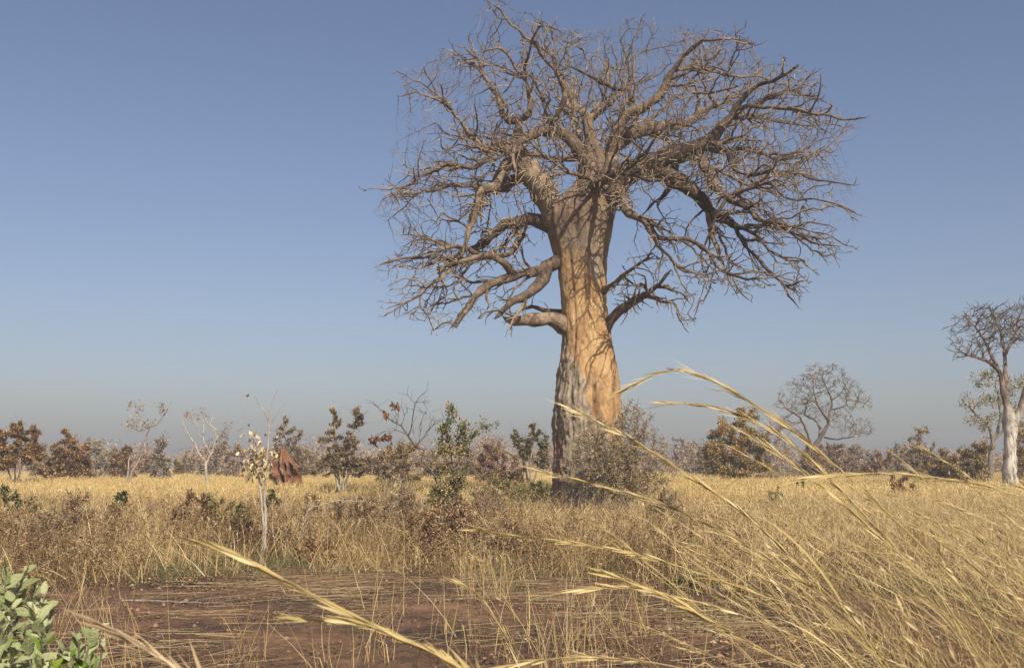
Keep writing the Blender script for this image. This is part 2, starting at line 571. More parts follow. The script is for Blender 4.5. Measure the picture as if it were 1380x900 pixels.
    brown = ramp(t, [(0.36, (0.08, 0.052, 0.036)), (0.5, (0.20, 0.135, 0.09)), (0.64, (0.36, 0.265, 0.185))], f)
    hi = math_n(t, 'ADD', math_n(t, 'MULTIPLY', math_n(t, 'SUBTRACT', sp.outputs['Z'], 8.7), 0.42), math_n(t, 'MULTIPLY', n1.outputs['Fac'], 0.9), True)
    col = mixc(t, hi, col, brown)  # brown of the limbs, with the crown's shade on the upper trunk painted in
    t.links.new(col, b.inputs['Base Color'])
    bump(t, b, math_n(t, 'ADD', n2.outputs['Fac'], math_n(t, 'MULTIPLY', n3.outputs['Fac'], 0.5)), 1.0, 0.07)
    obj('trunk', me, m, root)

    # --- limbs traced from the photograph: (x, y, depth from the trunk axis, radius in pixels)
    L = {}
    L['a'] = (None, [(754, 302, -.1, 20), (738, 268, -.2, 19.5), (722, 245, -.3, 19), (706, 222, -.4, 18.5), (691, 203, -.5, 16), (674, 196, -.6, 11), (652, 201, -.8, 9), (637, 186, -1.1, 6.5), (624, 170, -1.4, 5.5), (611, 150, -1.8, 4.5), (595, 138, -2.1, 3.8), (579, 131, -2.4, 3)])
    L['a1'] = ('a', [(693, 204, -.5, 12), (698, 186, -.3, 10), (698, 165, -.1, 9), (684, 163, 0, 9), (677, 155, .1, 8), (672, 133, .4, 7), (651, 101, .9, 5.5), (640, 88, 1.3, 4.5), (628, 84, 1.6, 3)])
    L['a2'] = ('a1', [(695, 163, -.1, 8), (713, 153, -.4, 8), (716, 133, -.5, 7), (707, 107, -.7, 5.5), (695, 92, -1., 4.5), (677, 67, -1.4, 4), (655, 68, -1.7, 3)])
    L['a3'] = ('a', [(696, 208, -.5, 13), (680, 226, -.9, 11.5), (667, 250, -1.4, 10.5), (651, 257, -1.8, 9), (640, 287, -2.0, 8.5), (629, 321, -2.1, 7), (620, 345, -2.2, 5), (600, 350, -2.4, 4)])
    L['a4'] = ('a', [(716, 236, -.2, 12), (690, 243, .5, 11), (668, 255, 1.1, 10), (640, 252, 1.7, 7), (610, 250, 2.3, 5.5), (580, 258, 2.8, 4.2), (545, 262, 3.3, 3)])
    L['a5'] = ('a', [(668, 199, -.6, 8), (655, 215, -1.4, 7), (632, 226, -2.2, 6), (600, 222, -2.9, 5), (565, 240, -3.5, 4), (530, 262, -4, 3)])
    L['b'] = (None, [(758, 310, .1, 15), (735, 299, .1, 14), (718, 296, .2, 12.5), (699, 298, .3, 12), (680, 305, .5, 11), (665, 315, .7, 9), (650, 330, 1., 7.5), (632, 336, 1.3, 6), (605, 330, 1.7, 4.6), (572, 318, 2.2, 3.4)])
    L['b1'] = ('b', [(690, 300, .4, 9), (700, 320, -.4, 8), (689, 340, -.9, 7), (668, 345, -1.3, 7), (643, 343, -1.7, 7), (620, 332, -2.2, 5.5), (587, 340, -2.8, 4.5), (560, 347, -3.2, 4), (533, 351, -3.6, 3.2), (510, 358, -3.9, 2.5)])
    L['c'] = (None, [(800, 330, .3, 15), (770, 344, .1, 16), (752, 354, -.2, 13.5), (734, 362, -.5, 11.5), (712, 368, -.8, 10.5), (690, 372, -1.2, 9.5), (672, 379, -1.5, 9), (656, 387, -1.8, 8.5), (642, 397, -2., 8), (632, 412, -2.2, 7), (622, 428, -2.4, 5.5), (613, 441, -2.5, 3.5)])
    L['c1'] = ('c', [(738, 362, -.4, 12), (728, 380, -.8, 10.5), (712, 395, -1.3, 9.5), (695, 404, -1.7, 8.5), (683, 411, -2, 7), (674, 425, -2.2, 4.5)])
    L['c2'] = ('c', [(692, 372, -1.2, 9), (678, 353, -1.7, 8), (662, 345, -2.1, 7), (640, 348, -2.6, 6), (619, 355, -3, 5.2), (600, 370, -3.4, 4.5), (587, 378, -3.7, 4), (570, 393, -4, 3.5), (545, 408, -4.4, 2.8)])
    L['d'] = (None, [(790, 452, .1, 13), (768, 442, -.1, 16), (753, 435, -.3, 14), (738, 431, -.5, 12.5), (720, 430, -.8, 11.5), (705, 432, -1., 11), (692, 433, -1.1, 10), (683, 430, -1.2, 7), (677, 427, -1.3, 3)])
    L['d1'] = (None, [(762, 424, .4, 9), (748, 421, .5, 7), (732, 418, .7, 6), (718, 413, .9, 5), (708, 417, 1, 3)])
    L['e'] = (None, [(790, 260, -.1, 18), (795, 225, -.1, 16), (798, 200, 0, 12), (796, 175, .1, 10), (789, 155, .2, 10), (775, 143, .5, 7), (760, 117, .9, 6), (749, 99, 1.2, 5), (745, 75, 1.5, 4), (735, 60, 1.8, 3)])
    L['e1'] = ('e', [(794, 232, -.1, 12), (782, 207, -.3, 12), (768, 187, -.5, 11.5), (750, 178, -.7, 11), (735, 177, -.9, 10.5), (718, 181, -1.1, 10), (703, 188, -1.3, 8), (688, 200, -1.7, 6), (668, 214, -2.2, 4.5), (640, 222, -2.8, 3.2)])
    L['e2'] = ('e1', [(745, 177, -.8, 7), (748, 160, -1.1, 6.5), (757, 143, -1.4, 6.5), (760, 122, -1.6, 6), (752, 103, -1.9, 5), (741, 86, -2.2, 4.5), (731, 74, -2.4, 4.5), (723, 59, -2.6, 4.2), (707, 50, -2.7, 4), (690, 33, -2.9, 3.5), (672, 13, -3., 3), (655, 1, -3.1, 2.2)])
    L['e3'] = ('e2', [(727, 65, -2.5, 3.5), (708, 54, -2.7, 3.4), (707, 77, -2.8, 3), (704, 95, -3, 2.4)])
    L['e4'] = ('e', [(792, 165, .1, 8), (808, 150, .5, 8), (822, 138, 1., 7), (838, 128, 1.6, 5), (850, 112, 2.2, 4.5), (855, 92, 2.7, 4), (850, 62, 3.2, 3)])
    L['f'] = (None, [(815, 258, .3, 14), (822, 215, .2, 12), (826, 190, 0, 11), (841, 160, -.2, 10.5), (855, 150, -.4, 10), (868, 146, -.6, 9), (884, 136, -.8, 9), (893, 126, -.9, 9), (898, 112, -1., 8), (905, 97, -1.2, 6.5), (919, 80, -1.5, 5.5), (935, 63, -1.9, 5), (945, 54, -2.2, 4.5), (969, 54, -2.7, 3.5), (993, 53, -3.2, 3), (1015, 60, -3.7, 2.2)])
    L['f1'] = ('f', [(853, 150, -.4, 8), (850, 135, -.1, 7.5), (848, 122, .1, 7), (836, 121, .2, 6), (818, 115, .6, 6), (800, 106, 1., 5), (789, 100, 1.3, 4), (765, 88, 1.8, 3)])
    L['f2'] = ('f', [(905, 97, -1.2, 5), (935, 91, -.8, 4.6), (964, 98, -.3, 4.5), (991, 103, .2, 3.8), (1020, 104, .7, 3)])
    L['f3'] = ('f', [(898, 114, -1., 5), (918, 116, -1.4, 5), (937, 125, -1.9, 4.5), (965, 124, -2.4, 3.5), (995, 118, -3, 3)])
    L['g'] = (None, [(812, 258, 0, 16), (822, 225, 0, 14), (826, 200, .3, 13), (842, 183, .6, 13), (862, 176, .9, 13), (880, 172, 1.2, 11), (900, 169, 1.6, 10), (925, 166, 2.1, 8), (945, 150, 2.7, 6.5), (965, 142, 3.2, 5), (985, 132, 3.8, 4), (1010, 128, 4.3, 3)])
    L['h'] = (None, [(806, 275, -.2, 24), (824, 252, -.3, 24), (840, 238, -.4, 19), (862, 228, -.6, 18), (885, 222, -.8, 17), (908, 213, -1., 16), (925, 207, -1.1, 14.5), (940, 200, -1.3, 14), (956, 187, -1.5, 11), (975, 168, -1.7, 10), (983, 157, -1.8, 9), (991, 147, -1.9, 8), (1004, 129, -2.1, 6.5), (1023, 115, -2.4, 5.5), (1052, 104, -2.9, 4.5), (1076, 88, -3.4, 3)])
    L['h1'] = ('h', [(985, 152, -1.8, 6), (1004, 144, -2.1, 5.5), (1030, 144, -2.5, 5), (1060, 147, -3, 4.8), (1100, 152, -3.5, 4.4), (1140, 160, -4, 3.4), (1165, 158, -4.3, 2.4)])
    L['h2'] = ('h', [(984, 158, -1.8, 5), (1000, 158, -1.3, 4.6), (1017, 155, -.9, 4.2), (1040, 160, -.4, 4), (1060, 166, 0, 3.6), (1095, 171, .6, 2.8)])
    L['i'] = ('h', [(870, 226, -.7, 15), (893, 232, -.9, 14), (911, 241, -1.2, 13), (930, 254, -1.5, 13), (945, 268, -1.8, 12), (958, 284, -2.1, 11), (970, 292, -2.3, 10), (982, 299, -2.6, 8.5), (995, 306, -2.9, 7.5), (1017, 305, -3.4, 6), (1041, 300, -3.9, 5), (1065, 312, -4.3, 4), (1095, 325, -4.7, 3), (1130, 333, -5, 2.4)])
    L['i1'] = ('i', [(990, 303, -2.8, 6), (995, 316, -2.9, 5.5), (1004, 329, -3.1, 5), (1014, 341, -3.3, 4.6), (1023, 351, -3.4, 4.4), (1041, 372, -3.7, 4), (1057, 383, -3.9, 3.6), (1063, 399, -4, 3.2), (1076, 415, -4.2, 2.4)])
    L['i2'] = ('i', [(953, 280, -2, 8), (957, 297, -2.2, 8), (959, 312, -2.4, 7), (967, 336, -2.6, 5.5), (972, 355, -2.8, 4), (985, 380, -3, 3), (992, 398, -3.1, 2)])
    L['i3'] = ('i', [(1000, 306, -3, 4.6), (1020, 318, -3.5, 4.2), (1035, 335, -3.9, 3.5), (1062, 350, -4.3, 3), (1090, 350, -4.6, 2.2)])
    L['j'] = ('h', [(940, 205, -1.3, 10), (948, 220, -1.8, 9.5), (958, 238, -2.3, 9.5), (968, 258, -2.8, 8.5), (985, 271, -3.3, 7), (1007, 281, -3.8, 5.5), (1023, 297, -4.2, 5), (1050, 300, -4.6, 4), (1080, 308, -5, 3.2), (1120, 318, -5.5, 2.4)])
    L['j1'] = ('j', [(985, 268, -3.2, 6), (1000, 258, -3.7, 5.2), (1020, 250, -4.1, 4.6), (1041, 247, -4.5, 4), (1065, 270, -4.8, 3.4), (1095, 269, -5.1, 3), (1127, 276, -5.4, 2.8), (1160, 291, -5.7, 2.2)])
    L['j2'] = ('h', [(958, 190, -1.5, 7), (980, 207, -2, 6.5), (992, 230, -2.5, 6), (1010, 236, -3, 5), (1040, 232, -3.4, 4), (1075, 236, -3.8, 3.5), (1105, 245, -4.2, 3.2), (1150, 250, -4.6, 2.2)])
    L['j3'] = ('h', [(945, 198, -1.3, 6), (965, 203, -.6, 6), (990, 200, 0, 5.2), (1020, 205, .7, 4.5), (1055, 215, 1.4, 3.6), (1085, 205, 2, 3), (1110, 210, 2.5, 2.2)])
    L['k'] = (None, [(815, 265, -.6, 15), (832, 258, -1.1, 13), (839, 272, -1.5, 10.5), (847, 288, -1.8, 9), (858, 294, -2., 8), (868, 296, -2.2, 8.5), (877, 308, -2.4, 8), (884, 318, -2.6, 7), (905, 321, -2.9, 5.5), (927, 324, -3.2, 5), (948, 332, -3.5, 5), (958, 344, -3.7, 4.6), (966, 357, -3.9, 4.2), (980, 368, -4.1, 4), (1007, 375, -4.4, 3.2), (1033, 376, -4.7, 2.4)])
    L['k1'] = ('k', [(880, 315, -2.5, 6), (886, 330, -2.8, 5.2), (900, 345, -3.1, 4.6), (911, 359, -3.4, 4.2), (922, 366, -3.6, 3.8), (937, 369, -3.8, 3.4), (955, 374, -4, 2.4)])
    L['k2'] = ('k1', [(908, 356, -3.4, 3.4), (913, 370, -3.6, 3), (920, 384, -3.7, 2.8), (934, 403, -3.9, 2.2)])
    L['l'] = ('h', [(912, 222, -1., 8), (908, 238, -.6, 7.5), (903, 254, -.3, 6.5), (888, 266, -.1, 5), (876, 278, 0, 4), (860, 292, .2, 2.6)])
    L['m'] = (None, [(808, 445, -.2, 16), (823, 433, -.4, 11), (836, 420, -.7, 9.5), (847, 411, -1., 9), (860, 403, -1.3, 8), (874, 394, -1.6, 6.5), (884, 386, -1.9, 5.4), (894, 376, -2.2, 4.4), (903, 362, -2.5, 3)])
    L['m1'] = (None, [(812, 392, -.4, 10), (826, 384, -.9, 6), (838, 374, -1.2, 5), (852, 362, -1.5, 4.2), (866, 353, -1.8, 3.6), (884, 345, -2.1, 2.6)])
    # towards and away from the camera: what fills the middle of the crown
    L['n'] = (None, [(800, 258, -.5, 10), (806, 248, -1.2, 9), (818, 240, -2.0, 8), (832, 233, -2.8, 6.5), (850, 222, -3.6, 5), (872, 205, -4.4, 4), (884, 180, -5.1, 3)])
    L['n1'] = ('n', [(808, 246, -1.4, 6), (792, 240, -2.2, 5), (772, 236, -3.0, 4.2), (750, 222, -3.8, 3.6), (728, 205, -4.6, 3), (705, 180, -5.2, 2.4)])
    L['n2'] = ('n', [(832, 233, -2.8, 5), (858, 238, -3.4, 4.4), (885, 243, -4.0, 3.8), (910, 240, -4.6, 3.2), (940, 246, -5.1, 2.4)])
    L['o'] = (None, [(795, 262, .6, 15), (792, 235, 1.6, 13), (784, 205, 2.8, 10.5), (775, 170, 4, 8), (765, 140, 5, 6), (760, 110, 5.8, 4)])
    L['o1'] = ('o', [(791, 222, 2, 9), (820, 200, 3, 8), (850, 180, 4, 6.5), (885, 155, 5, 5), (910, 130, 5.8, 3.4)])
    L['o2'] = ('o', [(787, 212, 2.4, 8), (750, 215, 3.4, 7), (715, 205, 4.2, 5.6), (680, 190, 5, 4.4), (645, 185, 5.6, 3)])
    L['o3'] = ('g', [(870, 174, 1, 9), (900, 190, 2, 7.5), (935, 215, 3, 6.4), (970, 230, 3.8, 5), (1010, 250, 4.6, 3.8), (1050, 262, 5.2, 2.8)])
    order = list(L)
    groups = {'a': 'a', 'a1': 'a', 'a2': 'a', 'a3': 'a3', 'a4': 'a4', 'a5': 'a'}
    P, par, grp, pre, first = [], [], [], [], {}
    for k in order:
        pk, pts = L[k]
        Q = np.array([[*at(x, y, BY + d), r * float(np.clip(.35 + .033 * r, .40, .95)) * SC * (BY + d) / BY] for x, y, d, r in pts])
        Q = smooth_poly(Q, 0.2)
        n = len(Q)
        # crooked, knuckled wood
        for q in range(1, n):
            w = min(1.0, q / 4)
            s = 0.045 * w + 0.18 * Q[q, 3] * w
            Q[q, :3] += np.array([mnoise.noise(Vector((Q[q, 0] * 1.7, Q[q, 1] * 1.7 + c * 31, Q[q, 2] * 1.7))) for c in range(3)]) * s
            Q[q, 3] = max(0.022, Q[q, 3] * (1 + 0.24 * mnoise.noise(Vector((Q[q, 0] * 2.6 + 8, Q[q, 1], Q[q, 2] * 2.6)))))
        i0 = len(P)
        if pk is None:
            link = -1
        else:
            a, bnd = first[pk]
            link = a + int(np.argmin(np.linalg.norm(np.array(P[a:bnd]) - Q[0, :3], axis=1)))
        for q in range(n):
            P.append(Q[q, :3].copy())
            par.append(link if q == 0 else i0 + q - 1)
            pre.append(Q[q, 3])
        g = k if pk is None or k in ('a3', 'a4', 'e1', 'i', 'j', 'l', 'j3') else grp[link]
        grp.extend([g] * n)
        first[k] = (i0, len(P))
    n_traced = len(P)

    # --- where the crown reaches: the outline in the photograph, filled in depth
    poly = np.array([(648, 4), (690, 2), (712, 25), (745, 38), (790, 38), (830, 24), (880, 32), (930, 35), (960, 36), (1000, 38), (1022, 60), (1030, 84), (1080, 90),
            (1100, 112), (1098, 132), (1140, 150), (1166, 158), (1165, 178), (1140, 190), (1120, 195), (1125, 212), (1150, 240), (1165, 262), (1168, 295),
            (1155, 310), (1145, 342), (1110, 352), (1085, 345), (1075, 372), (1072, 408), (1060, 398), (1030, 372), (1000, 396), (985, 396), (960, 372),
            (940, 385), (933, 405), (918, 432), (890, 410), (850, 436), (828, 425), (832, 380), (838, 340), (850, 300), (830, 260), (770, 260), (715, 300), (735, 330),
            (735, 400), (700, 440), (640, 420), (615, 438), (560, 436), (532, 430), (527, 400), (492, 370), (485, 364), (530, 332), (555, 318), (505, 298), (494, 285),
            (520, 250), (540, 225), (520, 215), (520, 190), (545, 160), (537, 130), (542, 97), (580, 77), (605, 70), (640, 60), (660, 42), (642, 15)], float)
    def inside(x, y):
        c = False
        n = len(poly)
        for i in range(n):
            x1, y1 = poly[i]
            x2, y2 = poly[i - 1]
            if (y1 > y) != (y2 > y) and x < (x2 - x1) * (y - y1) / (y2 - y1) + x1:
                c = not c
        return c
    # --- side branches off every limb, then off those, running out to the crown's outline
    centre = at(800, 300, BY)
    def to_px(p):
        y, z = p[1], p[2] - CAM_Z
        f_ = y * math.cos(TH) + z * math.sin(TH)
        u_ = -y * math.sin(TH) + z * math.cos(TH)
        return PX_W / 2 + PX_F * p[0] / f_, PX_H / 2 - PX_F * u_ / f_
    def sprout(src, prob, ln, rad, out_w, tan_w, rnd, lo, hi):
        new = []
        for i in src:
            if par[i] < 0 or not lo < pre[i] < hi or rng.random() > prob:
                continue
            t_ = unit(P[i] - P[par[i]])
            o_ = unit((P[i] - centre) * np.array([1, .8, 1]))
            d = unit(t_ * tan_w + o_ * out_w + rng.normal(0, rnd, 3))
            L_ = rng.uniform(*ln)
            rag = rng.uniform(0, .5)
            m_ = max(2, int(L_ / .17))
            r_a = min(rad * rng.uniform(.7, 1.25), pre[i] * .7)
            k, p = i, P[i].copy()
            sag = -.05 if p[2] < centre[2] + 2.2 else .015
            for q in range(m_):
                d = unit(d + rng.normal(0, .20, 3) + o_ * .06 + np.array([0, 0, sag * min(1, q / 3)]))
                if rng.random() < .16:
                    d = unit(d + rng.normal(0, .40, 3))          # a knuckle
                p = p + d * .17
                if not inside(*to_px(p - o_ * rag)) or math.hypot(p[0] - centre[0], (p[1] - BY) * 1.1) > 9.2:
                    break
                P.append(p.copy())
                par.append(k)
                grp.append(grp[i])
                pre.append(max(.016, r_a + (.016 - r_a) * (q + 1) / m_))
                k = len(P) - 1
                new.append(k)
        return new
    s1 = sprout(range(n_traced), .34, (1.0, 3.0), .058, .55, .55, .52, .02, .22)
    s2 = sprout(s1, .33, (.45, 1.5), .036, .40, .75, .55, .02, 1)
    s3 = sprout(s2, .14, (.3, .8), .026, .3, .8, .5, .02, 1)

    A = []
    while len(A) < 9500:
        x, y = rng.uniform(480, 1172), rng.uniform(0, 442)
        if not inside(x, y):
            continue
        w = 1.0
        rad = math.hypot((x - 790) / 1.15, (y - 330) / 1.0)
        if y > 215 and rad < 150:
            w = 0.16
        elif y > 150 and rad < 190:
            w = 0.6
        if y > 330:
            w *= 0.62
        if 850 < x < 960 and 245 < y < 310:
            w *= 0.35
        if rng.random() > w:
            continue
        u = min(1, abs(x - 825) / 345)
        hd = 7.2 * math.sqrt(max(0.03, 1 - u * u))
        if y > 200 and u < 0.6:
            hd *= 0.6
        A.append(at(x, y, BY + rng.uniform(-hd, hd)))
    centre = at(800, 260, BY)
    P, par = colonize(P, par, A, 0.21, 2.2, 0.32, 90, 0.24, rng, 0.55, grp)
    n = len(P)
    pre = np.concatenate([pre, np.zeros(n - len(pre))])
    r = radii(par, 0.0170, 1.98, pre, 0.78)
    PA = np.array(P)
    ch, kids = chains(par, r)
    wood, twig = {}, {}
    def knob(V):
        out = V.copy()
        for q in range(len(V)):
            v = V[q]
            out[q] += np.array([mnoise.noise(Vector((v[0] * 2.6 + 11 * c, v[1] * 2.6, v[2] * 2.6))) * .065 + mnoise.noise(Vector((v[0] * 8 + 11 * c, v[1] * 8, v[2] * 8))) * .022 for c in range(3)])
        return out
    for c, side in ch:
        Q, R = PA[c].copy(), r[c].copy()
        g = grp[c[-1]]
        if side:
            R[0] = min(R[0], R[1] * 1.5)
        if not kids[c[-1]]:
            R[-1] *= 0.45
        tint = 0.5 + rng.normal(0, 0.16)
        if R[:-1].max() < 0.036:
            twig.setdefault(g, Tubes()).add(Q, R, 3, tint)
        else:
            big = R > 0.075
            wood.setdefault(g, Tubes()).add(Q, R, 14 if R.max() > 0.16 else (8 if R.max() > 0.07 else 5), tint)
    # short crooked twigs
    thin = [i for i in range(n) if r[i] < 0.05]
    for i in thin:
        tip = not kids[i]
        for _ in range(int(rng.choice([1, 2, 2])) if tip else int(rng.choice([0, 0, 0, 1, 1]))):
            d = unit(PA[i] - PA[par[i]]) if par[i] >= 0 else np.array([0, 0, 1.])
            out = unit(PA[i] - centre)
            d = unit(d * 0.7 + out * 0.55 + rng.normal(0, 0.5, 3))
            ln = rng.uniform(0.08, 0.30)
            pts = [PA[i]]
            m_ = int(rng.integers(2, 4))
            for q in range(m_):
                d = unit(d + rng.normal(0, 0.38, 3) + np.array([0, 0, rng.choice([-0.12, 0.2])]))
                pts.append(pts[-1] + d * ln / m_)
            r1 = min(r[i], rng.uniform(0.012, 0.019))
            twig.setdefault(grp[i], Tubes()).add(pts, np.linspace(r1, r1 * 0.6, len(pts)), 3, 0.5 + rng.normal(0, 0.2))
    # tangles of small dead shoots on the old wood
    for (x, y, d, s, m_) in ((745, 245, -.9, 24, 80), (808, 236, -.9, 28, 150), (780, 255, -.9, 22, 70), (838, 260, -1.6, 16, 60), (860, 210, -1., 30, 60), (690, 300, -.5, 22, 40), (655, 275, -2, 22, 44),
                             (905, 200, -1.4, 28, 60), (842, 395, -1.2, 16, 34), (935, 232, -1.9, 24, 44), (720, 175, -1.2, 26, 44), (960, 255, -2.8, 20, 36)):
        for _ in range(m_):
            q = at(x + rng.normal(0, s), y + rng.normal(0, s * 0.6), BY + d + rng.normal(0, 0.25))
            j = int(np.argmin(np.linalg.norm(PA[:n_traced] - q, axis=1)))
            dd = unit(q - PA[j] + rng.normal(0, 0.3, 3))
            a = PA[j] + dd * r[j] * 0.8
            ln = rng.uniform(0.25, 0.75)
            pts = [a]
            for _q in range(3):
                dd = unit(dd + rng.normal(0, 0.5, 3) + np.array([0, 0, -0.12]))
                pts.append(pts[-1] + dd * ln / 3)
            twig.setdefault(grp[j], Tubes()).add(pts, np.linspace(0.024, 0.011, 4), 4, 0.6 + rng.normal(0, 0.2))
    for g, tb in wood.items():
        o = tb.build('limb', M['baobab_limb'], root, BASE, True, knob)
        if g in twig:
            tw = twig[g].build('twigs', M['baobab_twig'], o, BASE)
            tag(tw, kind='stuff')
    return root
build_baobab()

# ------------------------------------------------------------------ trees and bushes
def lobes_points(lobes, n, rng, hollow=0.0):
    """points spread through ellipsoids (cx, cy, cz, rx, ry, rz)"""
    vol = np.array([l[3] * l[4] * l[5] for l in lobes])
    k = rng.choice(len(lobes), n, p=vol / vol.sum())
    Lb = np.array(lobes)[k]
    d = unit(rng.normal(0, 1, (n, 3)))
    rr = (hollow + (1 - hollow) * rng.random(n)) ** (1 / 3)
    return Lb[:, :3] + d * rr[:, None] * Lb[:, 3:]

def plant(name, label, cat, base, stems, lobes, n_attr, leaf=None, leaf_n=0, leaf_len=0.1, wood='twig_grey', step=None, seed=0, r0=0.006, ex=2.3,
          rmax=None, jit=0.3, twigs=0, twig_len=0.3, leaf_mats=None, group=None, pre=None, leaf_spread=1.0, leaf_up=0.2, leaf_w=0.55, trunk_name='stems', drift=None, hollow=0.0):
    """stems: polylines of (x,y,z,r) in world space; grows through the lobes; leaves on the thin wood"""
    rng = np.random.default_rng(seed)
    size = max(max(l[3:]) for l in lobes) if lobes else 1
    step = step or max(0.06, size * 0.11)
    P, par, pr = [], [], []
    for st in stems:
        Q = smooth_poly(np.array(st, float), step)
        link = -1
        if P:
            D = np.linalg.norm(np.array(P) - Q[0, :3], axis=1)
            if D.min() < step * 0.8:
                link = int(D.argmin())
        i0 = len(P)
        for q in range(len(Q)):
            j = rng.normal(0, 0.12 * step, 3) if 0 < q else 0
            P.append(Q[q, :3] + j)
            par.append(link if q == 0 else i0 + q - 1)
            pr.append(max(r0, Q[q, 3]))
    nt_ = len(P)
    if lobes and n_attr:
        colonize(P, par, lobes_points(lobes, n_attr, rng, hollow), step, size * 3 + 1.5, step * 1.5, 60, jit, rng, 0.3, None, drift)
    n = len(P)
    pre_ = np.concatenate([pr, np.zeros(n - nt_)])
    r = radii(par, r0, ex, pre_, 0.8)
    PA = np.array(P)
    ch, kids = chains(par, r)
    tb, tw = Tubes(), Tubes()
    thick = r0 * 2.1
    for c, side in ch:
        R = r[c].copy()
        if side:
            R[0] = min(R[0], R[1] * 1.4)
        if not kids[c[-1]]:
            R[-1] *= 0.5
        (tb if R.max() > thick else tw).add(PA[c], R, 8 if R.max() > 0.06 else (5 if R.max() > 0.02 else 3), 0.5 + rng.normal(0, 0.15))
    ends = [i for i in range(n) if r[i] <= thick * 1.2]
    mid = PA.mean(0)
    for i in ends:
        for _ in range(rng.poisson(twigs)):
            d = unit((PA[i] - PA[par[i]]) if par[i] >= 0 else (0, 0, 1))
            d = unit(d + rng.normal(0, 0.6, 3) + np.array([0, 0, 0.15]))
            a = PA[i]
            pts = [a]
            for _q in range(2):
                d = unit(d + rng.normal(0, 0.3, 3))
                pts.append(pts[-1] + d * twig_len * rng.uniform(0.3, 0.6))
            tw.add(pts, np.array([1, 0.8, 0.5]) * r0, 3, 0.5 + rng.normal(0, 0.2))
    root = thing(name, base, label, cat, group)
    if tb.n:
        main = tb.build(trunk_name, M[wood], root, base)
    if tw.n:
        tag(tw.build('twigs', M[wood], root, base), kind='stuff')
    if leaf_n and leaf:
        ends = np.array(ends)
        w = np.ones(len(ends))
        mats = leaf_mats or [(leaf, 1.0)]
        tot = sum(x[1] for x in mats)
        for lm, frac in mats:
            m_ = int(leaf_n * frac / tot)
            # leaves come in sprays, so some shoots are full and others bare
            wt = rng.gamma(1.3, 1.0, len(ends))
            k = ends[rng.choice(len(ends), m_, p=wt / wt.sum())]
            pos = PA[k] + rng.normal(0, step * 0.42 * leaf_spread, (m_, 3))
            D = unit(pos - mid) * 0.5 + rng.normal(0, 0.7, (m_, 3)) + np.array([0, 0, leaf_up])
            N = rng.normal(0, 0.7, (m_, 3)) + np.array([0, 0, 0.7])
            ll = leaf_len * rng.uniform(0.6, 1.3, m_)
            # shade of brown or green drifts from spray to spray
            tint = np.clip(rng.normal(0.5, 0.2, m_) + rng.normal(0, 0.2, n)[k], 0, 1)
            tag(obj('foliage', leaf_mesh('foliage', pos, D, N, ll, ll * leaf_w, tint, base), M['leaf_' + lm], root), kind='stuff')
    return root

def ground_pt(px, Y):
    p = at(px, HORIZON, Y)
    p[2] = gz(p[0], p[1])
    return p

def mpp(Y):
    return Y / PX_F

def stem_to(base, px, py, Y, r0, r1, bend=0.15, seed=0, k=3):
    rng = random.Random(seed)
    e = at(px, py, Y)
    out = []
    h = np.linalg.norm(e - base)
    for i in range(k + 1):
        t = i / k
        p = base * (1 - t) + e * t
        if 0 < i < k:
            p = p + np.array([rng.uniform(-1, 1), rng.uniform(-1, 1), rng.uniform(-.3, .3)]) * h * bend
        out.append((*p, r0 + (r1 - r0) * t))
    return out

def bush(name, label, cat, px, Y, top, hw, leaf, leaf_n, leaf_len, wood='twig_grey', seed=0, n_attr=160, low=0.1, n_stems=5, twigs=0.5, mats=None, lob=None, r0=None, squash=0.8, group=None, leaf_w=0.55, lean=0, hollow=0.0, bare=None):
    """a bush or small tree, centred at px, its top and half width in photograph pixels, standing at distance Y"""
    rng = random.Random(seed * 7 + 3)
    b = ground_pt(px, Y)
    m = mpp(Y)
    H = at(px, top, Y)[2] - b[2]
    W = hw * m
    if lob is None:
        # a main mass and a few uneven shoulders
        lob = [(0, 0, 0.55, 0.62, 0.42)]
        for _ in range(4):
            u = rng.uniform(-0.75, 0.75)
            hh = rng.uniform(0.35, 0.88)
            lob.append((u, rng.uniform(-.5, .5), hh, rng.uniform(0.25, 0.42), min(1 - hh, 0.28) + 0.02))
    if low <= 0.16:
        lob = lob + [(0, 0, .2, .85, .22), (rng.uniform(-.5, .5), -.3, .12, .8, .15), (rng.uniform(-.4, .4), .2, .4, .7, .22)]
    lobes = [(b[0] + u * W + lean * W * h, b[1] + v * W * squash, b[2] + low * H + h * H * (1 - low) * 0.97, w * W, w * W * squash, hz * H * (1 - low)) for u, v, h, w, hz in lob]
    r0 = r0 or 0.006 * Y / 45
    stems = []
    for i in range(n_stems):
        l = lobes[i % len(lobes)]
        s = b + np.array([rng.uniform(-.12, .12) * W, rng.uniform(-.1, .1) * W, -0.05])
        e = np.array([l[0] + rng.uniform(-.3, .3) * l[3], l[1], l[2] - l[5] * 0.3])
        mid = (s + e) / 2 + np.array([rng.uniform(-.15, .15) * W, rng.uniform(-.1, .1) * W, 0.03 * H])
        rr = max(0.014 * H, r0 * 2.2)
        stems.append([(*s, rr), (*mid, rr * 0.8), (*e, rr * 0.5)])
    return plant(name, label, cat, b, stems, lobes, n_attr, leaf, int(leaf_n * 4.6), leaf_len * 1.0, wood, None, seed, r0, 2.3, twigs=twigs * 1.5, twig_len=0.12 * H + 0.05, leaf_mats=mats, group=group, leaf_w=leaf_w, hollow=hollow)

